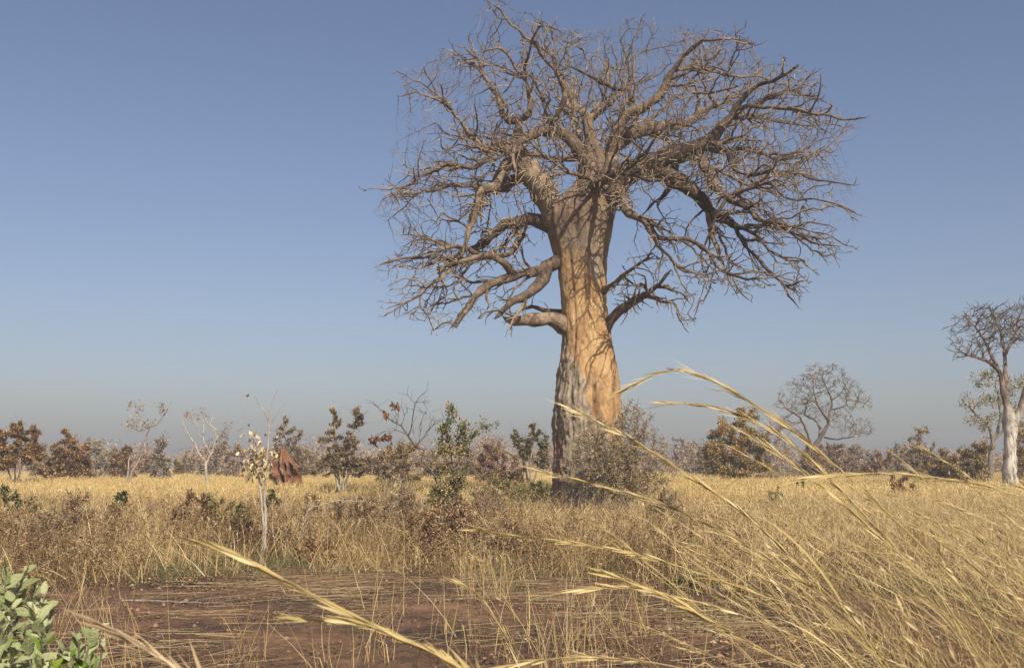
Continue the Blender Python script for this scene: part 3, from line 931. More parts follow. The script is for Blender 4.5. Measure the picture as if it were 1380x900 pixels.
# --- left part of the tree line
bush('leafy_tree', 'russet and yellow leaved small tree at the left edge with a crooked low branch', 'tree', 22, 60, 563, 34, 'russet', 2600, 0.17, 'twig_dark', 1, 200, 0.25, 4,
     lob=[(0, 0, .82, .36, .2), (-.75, .1, .62, .4, .22), (.6, 0, .72, .32, .18), (.2, .2, .45, .5, .25), (-.5, -.2, .3, .5, .2), (.75, 0, .35, .35, .22)], mats=[('russet', 1.), ('gold', .55), ('brown', .5)])
bush('leafy_tree', 'dark russet bushy tree with a tall ragged top left of the bare white tree', 'tree', 90, 66, 566, 33, 'russet', 3200, 0.17, 'twig_dark', 2, 220, 0.08, 5,
     lob=[(.05, 0, .80, .34, .2), (.4, 0, .6, .36, .2), (-.45, .2, .52, .42, .25), (.1, -.1, .35, .65, .3), (-.8, 0, .28, .4, .22), (.85, 0, .3, .4, .25), (-.2, 0, .68, .25, .15)], mats=[('russet', 1.3), ('brown', 1.0), ('gold', .25)])
bush('twiggy_bush', 'pale grey twiggy bush just right of the dark russet tree', 'bush', 128, 80, 588, 17, 'pale', 700, 0.16, 'twig_grey', 3, 160, 0.05, 7, 1.2)
bush('brown_bush', 'rounded brown leaved bush behind the white stem of the bare tree', 'bush', 168, 78, 594, 20, 'brown', 1800, 0.16, 'twig_dark', 4, 150, 0.1, 5, mats=[('brown', 1), ('russet', .6)])
bush('grey_bush', 'tall narrow grey leaved bush between the two bare trees', 'bush', 214, 74, 583, 17, 'pale', 1300, 0.16, 'twig_grey', 5, 140, 0.15, 4, lob=[(.2, 0, .8, .5, .18), (-.4, 0, .5, .5, .25), (.3, 0, .3, .6, .3)])
bush('brown_bush', 'smallest rust brown bush standing alone in the gap at the horizon', 'bush', 241, 105, 611, 9, 'russet', 700, 0.2, 'twig_dark', 6, 60, 0.0, 4, mats=[('gold', 1), ('russet', 1)])
bush('grey_bush', 'small grey green bush beside the smallest rust brown bush', 'bush', 252, 112, 604, 11, 'olive', 520, 0.2, 'twig_grey', 7, 80, 0.1, 4, mats=[('greybrown', 1), ('olive', .6)])
bush('grey_bush', 'low grey brown bush behind the dry sapling with cream leaves', 'bush', 312, 86, 591, 24, 'greybrown', 1500, 0.17, 'twig_grey', 8, 160, 0.05, 6, 0.9, mats=[('greybrown', 1), ('brown', .5)])
bush('grey_tree', 'grey leaved tree rising behind the red termite mound', 'tree', 388, 72, 556, 29, 'pale', 2500, 0.15, 'twig_grey', 9, 220, 0.12, 5, 0.8, lob=[(-.15, 0, .82, .34, .2), (.35, 0, .64, .36, .18), (-.55, 0, .62, .3, .16), (.1, 0, .4, .62, .26), (.7, 0, .33, .36, .22)], mats=[('pale', 1), ('brown', .45)])
bush('pale_tree', 'pale open small tree with two upright leafy arms right of the termite mound', 'tree', 462, 40, 546, 35, 'pale', 2100, 0.10, 'bark_pale', 10, 240, 0.2, 4, 0.7, lob=[(-.35, 0, .84, .24, .17), (.55, 0, .86, .3, .14), (-.6, .1, .6, .3, .17), (.3, 0, .58, .34, .2), (0, -.1, .34, .55, .2), (-.85, 0, .22, .3, .14), (.75, 0, .25, .34, .14)], mats=[('pale', 1.2), ('olive', .5), ('brown', .4)])
bush('olive_bush', 'rounded olive brown bush under the russet leaf clusters', 'bush', 534, 58, 592, 39, 'olive', 3400, 0.11, 'twig_dark', 11, 260, 0.0, 7, 0.8, mats=[('olive', 1), ('greybrown', .8), ('brown', .5)])
bush('twiggy_bush', 'dense round brown twiggy bush just right of the green climber covered shrub', 'bush', 660, 62, 588, 24, 'brown', 1900, 0.10, 'twig_dark', 12, 260, 0.05, 7, 1.6, mats=[('brown', 1), ('greybrown', .6)])
bush('pale_tree', 'pale brown leaved open tree close to the left of the baobab trunk', 'tree', 714, 56, 566, 29, 'pale', 1900, 0.12, 'twig_grey', 13, 200, 0.2, 4, 0.5, lob=[(.15, 0, .84, .26, .18), (-.65, 0, .7, .3, .16), (.6, 0, .64, .32, .2), (-.2, 0, .5, .34, .2), (.55, 0, .35, .42, .18)], mats=[('pale', 1), ('olive', .9), ('green', .35)])
bush('low_bush', 'low brown bush under the pale open tree left of the baobab', 'bush', 690, 52, 607, 30, 'brown', 1500, 0.1, 'twig_dark', 14, 150, 0.0, 7, 0.9, mats=[('brown', 1), ('greybrown', .7)])
bush('low_bush', 'low grey bush in the gap between termite mound and pale tree', 'bush', 428, 95, 606, 18, 'greybrown', 800, 0.18, 'twig_grey', 15, 110, 0.0, 6, 1.0)
bush('low_bush', 'low olive bush at the horizon between pale tree and olive brown bush', 'bush', 500, 92, 612, 20, 'olive', 800, 0.18, 'twig_dark', 16, 110, 0.0, 6, 0.8, mats=[('olive', 1), ('brown', 1)])

# --- right part of the tree line
bush('grey_bush', 'hazy grey bush far off, alone against the sky right of the baobab bush', 'bush', 918, 135, 587, 21, 'greybrown', 900, 0.22, 'twig_grey', 20, 200, 0.0, 7, 1.2)
bush('low_bush', 'dark low bush at the left foot of the russet and green round tree', 'bush', 955, 90, 603, 22, 'olive', 1200, 0.18, 'twig_dark', 21, 120, 0.0, 6, 0.7, mats=[('olive', 1), ('brown', .6)])
bush('leafy_tree', 'broad round tree with russet top and golden green skirt under the tall grass stalk', 'tree', 996, 75, 541, 52, 'gold', 5600, 0.17, 'twig_dark', 22, 320, 0.02, 6, 0.5,
     lob=[(0, .1, .46, .86, .42), (.25, 0, .84, .34, .16), (0, 0, .62, .56, .26), (.55, .1, .56, .4, .26), (-.55, .1, .62, .36, .18), (-.3, -.3, .3, .52, .26), (.35, -.2, .3, .56, .27), (-.8, .2, .38, .28, .2)], mats=[('gold', 1.2), ('russet', 1.1), ('olive', .8)])
bush('grey_tree', 'bare grey twiggy tree between the russet round tree and the spreading bare tree', 'tree', 1047, 82, 562, 27, 'greybrown', 700, 0.15, 'twig_grey', 23, 300, 0.05, 6, 1.6)
bush('brown_bush', 'reddish brown thicket bush under the spreading bare tree', 'bush', 1088, 88, 597, 27, 'brown', 1300, 0.17, 'twig_dark', 24, 200, 0.0, 8, 1.2, mats=[('brown', 1), ('russet', .5)])
bush('brown_bush', 'brown twiggy bush just right of the spreading bare tree trunk', 'bush', 1135, 92, 594, 27, 'brown', 1200, 0.17, 'twig_grey', 25, 200, 0.0, 8, 1.3, mats=[('brown', 1), ('greybrown', .8)])
bush('brown_bush', 'low brown bush left of the upright olive tree', 'bush', 1184, 90, 603, 27, 'brown', 1300, 0.17, 'twig_dark', 26, 180, 0.0, 8, 1.0, mats=[('brown', 1), ('russet', .4), ('greybrown', .6)])
bush('olive_tree', 'upright olive brown twiggy tree with spiky shoots at its top', 'tree', 1240, 72, 569, 25, 'olive', 1700, 0.13, 'twig_grey', 27, 240, 0.1, 6, 1.4, lob=[(.1, 0, .82, .5, .18), (-.2, 0, .55, .55, .25), (.2, 0, .3, .85, .28), (.6, 0, .6, .3, .2)], mats=[('olive', 1), ('greybrown', .9), ('russet', .3)])
bush('dark_bush', 'dark tangled thicket with a few red leaves left of the white trunk', 'bush', 1272, 62, 604, 36, 'russet', 1900, 0.12, 'twig_dark', 28, 300, 0.0, 10, 1.6, mats=[('brown', 1), ('russet', 1), ('redleaf', .35), ('olive', .8)])
bush('dark_bush', 'dense dark olive bush close to the left foot of the white trunk', 'bush', 1312, 60, 592, 28, 'olive', 2600, 0.12, 'twig_dark', 29, 240, 0.0, 8, 0.9, mats=[('olive', 1.4), ('brown', .7)])
bush('dark_bush', 'dark brown bush behind the white trunk at the right edge', 'bush', 1384, 66, 560, 34, 'olive', 2600, 0.13, 'twig_dark', 30, 200, 0.0, 8, 0.9, mats=[('olive', 1), ('brown', 1)])

for lab, px, Y, top, hw, mt, sd in (
        ('low olive scrub bush between the two russet trees at the left', 56, 84, 596, 24, 'olive', 301),
        ('low grey brown scrub bush right of the dark russet tree', 110, 92, 600, 22, 'greybrown', 302),
        ('low olive scrub bush left of the brown bush behind the slender tree', 148, 96, 602, 20, 'olive', 303),
        ('low brown scrub bush right of the tall narrow grey leaved bush', 196, 98, 606, 18, 'brown', 304),
        ('low grey scrub bush behind the forked bare tree', 284, 92, 598, 24, 'pale', 305),
        ('low brown scrub bush behind the right side of the termite mound', 412, 84, 602, 18, 'brown', 306),
        ('low olive scrub bush behind the dark bare tree with russet clusters', 578, 80, 598, 26, 'olive', 307),
        ('low brown scrub bush behind the green climber covered shrub', 628, 86, 600, 22, 'brown', 308),
        ('low grey scrub bush right of the hazy far bush', 938, 104, 598, 20, 'pale', 309),
        ('low brown scrub bush in the gap under the wide bare tree', 1112, 98, 598, 26, 'brown', 310),
        ('low olive scrub bush right of the low brown thicket', 1208, 96, 596, 24, 'olive', 311),
        ('low grey scrub bush just left of the upright olive tree', 1160, 104, 600, 24, 'pale', 312)):
    bush('scrub_bush', lab, 'bush', px, Y, top, hw, mt, 900, 0.17, 'twig_grey', sd, 170, 0.0, 8, 1.3, mats=[(mt, 1.2), ('greybrown', .7), ('olive', .4)])

# the green-topped tree behind the white trunk
def green_topped():
    Y = 62
    b = ground_pt(1332, Y)
    m = mpp(Y)
    w = lambda x, y, d=0: at(x, y, Y + d)
    st = [[(*b, .16), (*w(1336, 620), .15), (*w(1338, 596), .13), (*w(1333, 575), .1), (*w(1318, 560), .07), (*w(1304, 548), .05)],
          [(*w(1338, 598), .1), (*w(1346, 575, .5), .09), (*w(1348, 548, .6), .07), (*w(1342, 520, .5), .05)],
          [(*w(1340, 592), .08), (*w(1362, 570, -.3), .07), (*w(1385, 552, -.5), .05)]]
    lobes = [(*w(x, y, d), rx * m, rx * m * .9, rz * m) for x, y, d, rx, rz in ((1306, 543, 0, 22, 13), (1330, 508, .5, 24, 16), (1345, 545, 0, 30, 18), (1372, 520, .6, 26, 20), (1390, 555, 0, 24, 20), (1325, 568, -.5, 24, 14))]
    plant('leafy_tree', 'green topped spreading tree standing behind the white trunk', 'tree', b, st, lobes, 240, 'olive', 3200, 0.13, 'twig_grey', 0.36, 31, 0.010, twigs=0.9, twig_len=0.5,
          leaf_mats=[('olive', 1.5), ('green', 1.0), ('greybrown', .6)], trunk_name='trunk')
green_topped()

# the white barked tree at the right edge
def white_tree():
    Y = 50
    rng = np.random.default_rng(5)
    b = ground_pt(1363, Y)
    w = lambda x, y, d=0: at(x, y, Y + d)
    m = mpp(Y)
    st = [[(*b, 14 * m), (*w(1362, 660), 11 * m), (*w(1361, 640), 9.6 * m), (*w(1361, 610), 8.8 * m), (*w(1362, 580), 8.6 * m), (*w(1362, 566), 9 * m), (*w(1360, 556), 7 * m), (*w(1358, 546), 4 * m)],
          [(*w(1361, 566), 5.5 * m), (*w(1357, 545), 5 * m), (*w(1352, 528), 4.2 * m), (*w(1350, 510), 3.6 * m), (*w(1342, 490), 2.6 * m), (*w(1330, 465), 1.9 * m), (*w(1318, 445), 1.5 * m), (*w(1300, 427), 1. * m)],
          [(*w(1365, 572), 6 * m), (*w(1374, 552, -.2), 5 * m), (*w(1381, 530, -.4), 4 * m), (*w(1386, 500, -.6), 3 * m), (*w(1388, 465, -.8), 2.2 * m), (*w(1392, 440, -1), 1.4 * m)],
          [(*w(1353, 527), 3.2 * m), (*w(1355, 495, .4), 2.6 * m), (*w(1352, 465, .8), 2.1 * m), (*w(1345, 440, 1), 1.5 * m), (*w(1332, 412, 1.2), .9 * m)],
          [(*w(1346, 500), 3 * m), (*w(1333, 488, -.6), 2.4 * m), (*w(1318, 482, -1), 1.8 * m), (*w(1300, 478, -1.4), 1.3 * m)],
          [(*w(1354, 480, .6), 2.4 * m), (*w(1366, 455, .9), 2 * m), (*w(1374, 430, 1.3), 1.4 * m)]]
    lobes = [(*w(x, y, d), rx * m, rx * m, rz * m) for x, y, d, rx, rz in ((1306, 436, 0, 30, 22), (1335, 425, 1, 36, 20), (1375, 430, 0, 40, 28), (1415, 445, 0, 34, 30), (1306, 470, -1, 32, 16), (1360, 440, -1.5, 34, 26), (1350, 445, 2, 34, 24))]
    root = thing('white_barked_tree', b, 'bare crowned tree with a thick white trunk at the right edge', 'tree')
    P, par, pr, on = [], [], [], []
    for k, s in enumerate(st):
        Q = smooth_poly(np.array(s), 0.22)
        link = -1
        if k and k not in ():
            D = np.linalg.norm(np.array(P) - Q[0, :3], axis=1)
            link = int(D.argmin())
        i0 = len(P)
        for q in range(len(Q)):
            P.append(Q[q, :3] + (rng.normal(0, 0.02, 3) if q else 0))
            par.append(link if q == 0 else i0 + q - 1)
            pr.append(Q[q, 3])
            on.append(k)
    n0 = len(P)
    colonize(P, par, lobes_points(lobes, 1300, rng), 0.24, 4, 0.36, 60, 0.28, rng, 0.35, on)
    n = len(P)
    r = radii(par, 0.016, 2.25, np.concatenate([pr, np.zeros(n - n0)]), 0.8)
    PA = np.array(P)
    ch, kids = chains(par, r)
    trunk, limbs, tw = Tubes(), Tubes(), Tubes()
    i_t = on.index(1)
    trunk.add(PA[:i_t], r[:i_t] * (1 + 0.05 * rng.normal(0, 1, i_t)), 20, 0.5)
    for c, side in ch:
        c = [i for i in c if on[i] > 0 or i >= n0]
        if len(c) < 2:
            continue
        R = r[c].copy()
        (limbs if R.max() > 0.03 else tw).add(PA[c], R, 8 if R.max() > 0.06 else 4, 0.5 + rng.normal(0, 0.15))
    for i in range(n0, n):
        if r[i] > 0.04:
            continue
        for _ in range(int(rng.choice([1, 2, 2, 3]))):
            d = unit(unit(PA[i] - PA[par[i]]) + rng.normal(0, 0.6, 3) + np.array([0, 0, .15]))
            p1 = PA[i] + d * rng.uniform(.12, .3)
            p2 = p1 + unit(d + rng.normal(0, .4, 3)) * rng.uniform(.1, .28)
            tw.add([PA[i], p1, p2], [.015, .013, .008], 3, 0.4)
    def lump(V):
        o = V.copy()
        for q in range(len(V)):
            v = V[q]
            o[q] += np.array([mnoise.noise(Vector((v[0] * 4 + 9 * c, v[1] * 4, v[2] * 1.6))) for c in range(3)]) * 0.055
        return o
    m_, t, bs = nt('white_and_red_bark')
    n1, n2 = tex(t, 'Noise', 1.4, 5, 0.65, stretch=(1, 1, .3)), tex(t, 'Noise', 7, 5, 0.7, stretch=(1, 1, .3))
    white = ramp(t, [(.36, (.12, .09, .07)), (.46, (.34, .295, .24)), (.62, (.58, .54, .47))], n2.outputs['Fac'])
    redb = ramp(t, [(.35, (.06, .04, .03)), (.5, (.145, .098, .07)), (.66, (.28, .20, .145))], n2.outputs['Fac'])
    tc = t.nodes.new('ShaderNodeTexCoord')
    sp = t.nodes.new('ShaderNodeSeparateXYZ')
    t.links.new(tc.outputs['Object'], sp.inputs[0])
    up = math_n(t, 'ADD', math_n(t, 'MULTIPLY', math_n(t, 'SUBTRACT', sp.outputs['Z'], 4.1), .9), math_n(t, 'MULTIPLY', n1.outputs['Fac'], 2.6))
    fz = math_n(t, 'SUBTRACT', up, 1.0, True)
    t.links.new(mixc(t, fz, white, redb), bs.inputs['Base Color'])
    bump(t, bs, n2.outputs['Fac'], .9, .06)
    M['white_bark'] = M['red_bark'] = m_
    trunk.build('trunk', M['white_bark'], root, b, True, lump)
    limbs.build('limbs', M['red_bark'], root, b)
    tag(tw.build('twigs', M['twig_sky'], root, b), kind='stuff')
white_tree()

# the wide bare tree on the skyline
def skyline_tree():
    Y = 92
    b = ground_pt(1090, Y)
    w = lambda x, y, d=0: at(x, y, Y + d)
    m = mpp(Y)
    R = lambda px: px * m * .72
    st = [[(*b, R(5.5)), (*w(1094, 615), R(5)), (*w(1097, 603), R(4.6)), (*w(1104, 592), R(4.4)), (*w(1110, 583), R(3.8)), (*w(1117, 571), R(3.2)), (*w(1112, 560, -.5), R(2.6)), (*w(1104, 549, -.8), R(2.2)), (*w(1099, 538, -1), R(1.6)), (*w(1096, 525, -1.3), R(1.1))],
          [(*w(1116, 566), R(2.6)), (*w(1118, 555, .4), R(2.2)), (*w(1121, 545, .6), R(2)), (*w(1118, 530, .9), R(1.6)), (*w(1112, 518, 1.2), R(1.3)), (*w(1108, 505, 1.4), R(1))],
          [(*w(1105, 588), R(2.8)), (*w(1104, 574, .8), R(2.4)), (*w(1097, 564, 1.2), R(2.2)), (*w(1085, 559, 1.5), R(2)), (*w(1087, 545, 1.8), R(1.7)), (*w(1092, 535, 2), R(1.3)), (*w(1103, 528, 2.2), R(1.1)), (*w(1113, 527, 2.4), R(.9))],
          [(*w(1094, 604), R(2.4)), (*w(1090, 590, -.6), R(2.2)), (*w(1084, 573, -1), R(2.2)), (*w(1078, 562, -1.4), R(2)), (*w(1064, 554, -1.8), R(1.6)), (*w(1055, 548, -2), R(1))],
          [(*w(1111, 589), R(2)), (*w(1122, 591, -.8), R(1.8)), (*w(1136, 591, -1.3), R(1.5)), (*w(1150, 588, -1.8), R(1.1))],
          [(*w(1120, 552, .5), R(1.8)), (*w(1130, 549, .2), R(1.6)), (*w(1140, 546, 0), R(1.4)), (*w(1141, 540, -.2), R(1.2)), (*w(1152, 540, -.4), R(1)), (*w(1165, 543, -.5), R(.7))],
          [(*w(1120, 540, .8), R(1.5)), (*w(1130, 532, .8), R(1.2)), (*w(1138, 522, .8), R(.9))]]
    lobes = [(*w(x, y, d), rx * m, rx * m * .9, rz * m) for x, y, d, rx, rz in ((1112, 508, 0, 34, 21), (1082, 528, 0, 32, 22), (1056, 545, -1, 16, 14), (1135, 525, 0, 26, 20), (1155, 540, 0, 22, 13), (1158, 575, -1.4, 22, 14), (1132, 565, 0, 22, 18), (1095, 550, 1, 26, 16), (1068, 570, -1, 18, 14))]
    plant('spreading_tree', 'wide bare tree with crooked dark limbs against the sky, right of the russet round tree', 'tree', b, st, lobes, 1200, 'pale', 2600, 0.14, 'twig_sky', 0.32, 41, 0.017, twigs=2.0, twig_len=0.5, trunk_name='trunk', jit=0.42)
skyline_tree()

# two bare pale trees at the left
def bare_left():
    Y = 50
    b = ground_pt(174, Y)
    w = lambda x, y, d=0: at(x, y, Y + d)
    m = mpp(Y)
    R = lambda px: px * m * .62
    st = [[(*b, R(3)), (*w(176, 645), R(2.8)), (*w(182, 628), R(2.5)), (*w(191, 615), R(2.3)), (*w(193, 605), R(2.2)), (*w(195, 593), R(2)), (*w(199, 585), R(1.9)), (*w(202, 577), R(1.7)), (*w(212, 573), R(1.5)), (*w(219, 562), R(1.3)), (*w(225, 551), R(1.1)), (*w(231, 542), R(.8))],
          [(*w(202, 577), R(1.4)), (*w(196, 572, .4), R(1.2)), (*w(188, 566, .6), R(1)), (*w(182, 556, .8), R(.8)), (*w(178, 545, 1), R(.6))],
          [(*w(170, 650), R(2)), (*w(173, 630), R(1.8)), (*w(176, 612), R(1.2))],
          [(*w(194, 612), R(1.4)), (*w(204, 606, .3), R(1.2)), (*w(211, 600, .4), R(1)), (*w(216, 588, .5), R(.8))]]
    lobes = [(*w(x, y, d), rx * m, rx * m, rz * m) for x, y, d, rx, rz in ((182, 560, .5, 13, 14), (176, 548, 0, 8, 8), (217, 557, 0, 14, 12), (228, 546, -.3, 7, 9), (200, 552, .5, 10, 8), (216, 590, .4, 13, 12), (173, 572, -.3, 8, 9), (197, 575, -.6, 14, 9))]
    plant('bare_tree', 'slender white stemmed tree with thin pale leaf tufts, left of the forked bare tree', 'tree', b, st, lobes, 130, 'greybrown', 330, 0.12, 'bark_pale', 0.3, 51, 0.007, twigs=0.7, twig_len=0.35, trunk_name='trunk', leaf_mats=[('pale', 1), ('brown', .5)])
    Y = 48
    b = ground_pt(279, Y)
    m = mpp(Y)
    w = lambda x, y, d=0: at(x, y, Y + d)
    st = [[(*b, R(4)), (*w(279, 650), R(3.6)), (*w(277, 635), R(3.2)), (*w(276, 622), R(2.6)), (*w(268, 610), R(2.2)), (*w(262, 600), R(2)), (*w(256, 588), R(1.8)), (*w(250, 577), R(1.5)), (*w(243, 563), R(1))],
          [(*w(277, 628), R(2.6)), (*w(283, 617), R(2.2)), (*w(286, 609), R(2)), (*w(292, 592), R(1.9)), (*w(299, 581), R(1.6)), (*w(305, 574), R(.8))],
          [(*w(284, 612), R(1.8)), (*w(276, 598, .3), R(1.6)), (*w(274, 585, .4), R(1.5)), (*w(274, 570, .5), R(1)), (*w(271, 556, .6), R(.7))],
          [(*w(293, 588), R(1.7)), (*w(286, 577, -.2), R(1.6)), (*w(278, 568, -.3), R(1.4)), (*w(273, 558, -.3), R(.9))],
          [(*w(292, 580, -.2), R(1.4)), (*w(285, 572), R(1.3)), (*w(287, 562), R(.9))],
          [(*w(275, 592, .4), R(1.2)), (*w(266, 580, .2), R(1)), (*w(262, 566, 0), R(.8)), (*w(254, 560, 0), R(.6))]]
    lobes = [(*w(x, y, d), rx * m, rx * m, rz * m) for x, y, d, rx, rz in ((246, 572, 0, 10, 12), (262, 568, 0, 12, 9), (285, 566, 0, 14, 10), (302, 573, 0, 8, 10), (288, 600, 0, 14, 12), (272, 612, 0, 16, 10), (298, 596, .4, 12, 14))]
    plant('bare_tree', 'forked bare tree with whitish dead limbs left of the dry sapling', 'tree', b, st, lobes, 170, 'brown', 380, 0.09, 'bark_pale', 0.26, 52, 0.007, twigs=0.9, twig_len=0.3, trunk_name='trunk')
bare_left()

# the dark bare tree with russet leaf clusters, and the green shrub beside it
def russet_and_green():
    Y = 26
    b = ground_pt(592, Y)
    m = mpp(Y)
    R = lambda px: px * m * .62
    w = lambda x, y, d=0: at(x, y, Y + d)
    st = [[(*b, R(3.4)), (*w(590, 650), R(3.2)), (*w(581, 633), R(2.8)), (*w(571, 620), R(2.6)), (*w(571, 606), R(2.5)), (*w(560, 602), R(2.3)), (*w(549, 585), R(1.9)), (*w(541, 575), R(1.5)), (*w(531, 568), R(1.3)), (*w(515, 556), R(1)), (*w(502, 541), R(.7))],
          [(*w(560, 602), R(1.7)), (*w(575, 582, .2), R(1.4)), (*w(585, 572, .3), R(1.1)), (*w(598, 565, .4), R(.7))],
          [(*w(550, 587), R(1.5)), (*w(555, 570, -.2), R(1.2)), (*w(558, 552, -.2), R(1.1)), (*w(560, 540, -.2), R(.9)), (*w(575, 528, -.2), R(.5))],
          [(*w(559, 543, -.2), R(.8)), (*w(550, 533, 0), R(.6)), (*w(537, 530, 0), R(.5))],
          [(*w(559, 543, -.2), R(.7)), (*w(570, 543, .2), R(.6)), (*w(578, 552, .3), R(.4))],
          [(*w(548, 584), R(1)), (*w(535, 580, -.3), R(.8)), (*w(520, 580, -.4), R(.6)), (*w(500, 590, -.5), R(.5))],
          [(*w(540, 574), R(.9)), (*w(545, 560, .3), R(.8)), (*w(541, 548, .3), R(.5)), (*w(532, 543, .3), R(.4))],
          [(*w(566, 596), R(1.1)), (*w(566, 575, .3), R(.9)), (*w(571, 560, .4), R(.6)), (*w(585, 555, .4), R(.4))]]
    lobes = [(*w(x, y, d), rx * m, rx * m, rz * m) for x, y, d, rx, rz in ((530, 560, 0, 22, 14), (555, 565, 0, 26, 20), (582, 570, 0, 18, 10), (560, 540, 0, 16, 9))]
    t = plant('bare_tree', 'dark bare branched tree with hanging russet leaf clusters left of the green shrub', 'tree', b, st, lobes, 110, None, 0, 0.1, 'twig_dark', 0.16, 61, 0.006, twigs=0.9, twig_len=0.3, trunk_name='trunk')
    rng = np.random.default_rng(4)
    for (x, y, sx, sy, n) in ((512, 589, 13, 4, 46), (503, 592, 5, 6, 20), (524, 586, 5, 3, 16), (532, 545, 5, 4, 24), (520, 558, 4, 4, 12)):
        pos = np.array([at(x + rng.normal(0, sx * .5), y + rng.normal(0, sy * .6), Y - .4 + rng.normal(0, .08)) for _ in range(n)])
        D = rng.normal(0, .5, (n, 3)) + np.array([0, 0, -.8])
        ll = rng.uniform(.09, .16, n)
        tag(obj('leaf_cluster', leaf_mesh('leaf_cluster', pos, D, rng.normal(0, 1, (n, 3)), ll, ll * .5, np.clip(rng.normal(.45, .25, n), 0, 1), b), M['leaf_redleaf'], t), kind='stuff')
    # cream dry leaves low in the tangle
    Y2 = 24
    b = ground_pt(612, Y2)
    m = mpp(Y2)
    w = lambda x, y, d=0: at(x, y, Y2 + d)
    st = [[(*b, R(2.2)), (*w(612, 660), R(2)), (*w(610, 630), R(1.8)), (*w(606, 600), R(1.5)), (*w(602, 575), R(1)), (*w(606, 550), R(.6))],
          [(*w(611, 640), R(1.6)), (*w(620, 620, .2), R(1.4)), (*w(624, 595, .2), R(1.2)), (*w(620, 575, .1), R(.7))],
          [(*w(622, 600, .2), R(.8)), (*w(640, 585, .2), R(.5)), (*w(655, 576, .3), R(.3)), (*w(666, 573, .3), R(.25))],
          [(*w(618, 590, .2), R(.7)), (*w(636, 578, .4), R(.5)), (*w(650, 570, .4), R(.3))]]
    lobes = [(*w(x, y, d), rx * m, rx * m, rz * m) for x, y, d, rx, rz in ((611, 560, 0, 10, 14), (600, 582, 0, 15, 12), (622, 580, 0, 13, 14), (610, 605, 0, 24, 18), (608, 640, 0, 22, 20), (600, 672, 0, 28, 20), (588, 690, -.2, 26, 14), (622, 570, .1, 9, 6))]
    plant('green_shrub', 'tall narrow green leaved shrub wrapped in climbers left of the baobab', 'shrub', b, st, lobes, 700, 'green', 4600, 0.07, 'twig_dark', 0.11, 62, 0.005, twigs=0.5, twig_len=0.2,
          leaf_mats=[('green', 1.0), ('olive', .75), ('greybrown', .25)])
russet_and_green()

# the bush at the foot of the baobab
def foot_bush():
    Y = 32.6
    b = ground_pt(822, Y)
    m = mpp(Y)
    w = lambda x, y, d=0: at(x, y, Y + d)
    rng = random.Random(8)
    st = []
    for i in range(16):
        x, y = rng.uniform(785, 880), rng.uniform(560, 620)
        s = b + np.array([rng.uniform(-.5, .6), rng.uniform(-.3, .3), -.05])
        st.append([(*s, .022), (*((s + w(x, y)) / 2 + np.array([rng.uniform(-.2, .2), rng.uniform(-.2, .2), .1])), .018), (*w(x, y, rng.uniform(-.5, .5)), .010)])
    for x, y in ((850, 542), (846, 548), (862, 556), (872, 566), (884, 580), (838, 560), (858, 545)):
        s = b + np.array([rng.uniform(.1, .6), rng.uniform(-.3, .3), -.05])
        st.append([(*s, .02), (*w(x - 12, y + 50), .014), (*w(x, y, rng.uniform(-.3, .3)), .006)])
    lobes = [(*w(x, y, d), rx * m, ry * m, rz * m) for x, y, d, rx, ry, rz in ((812, 606, 0, 44, 34, 40), (845, 592, .2, 34, 30, 34), (868, 610, 0, 34, 28, 32), (852, 565, .1, 26, 20, 20), (795, 625, -.2, 34, 30, 26), (838, 640, 0, 54, 36, 34), (880, 640, .1, 34, 28, 24))]
    plant('tangled_bush', 'dense brown and olive twiggy bush against the right foot of the baobab trunk', 'bush', b, st, lobes, 2600, 'olive', 9500, 0.07, 'twig_grey', 0.12, 71, 0.008, twigs=1.6, twig_len=0.3,
          leaf_mats=[('olive', 1.0), ('brown', 1.1), ('greybrown', .7), ('gold', .5)], hollow=0.2)
foot_bush()

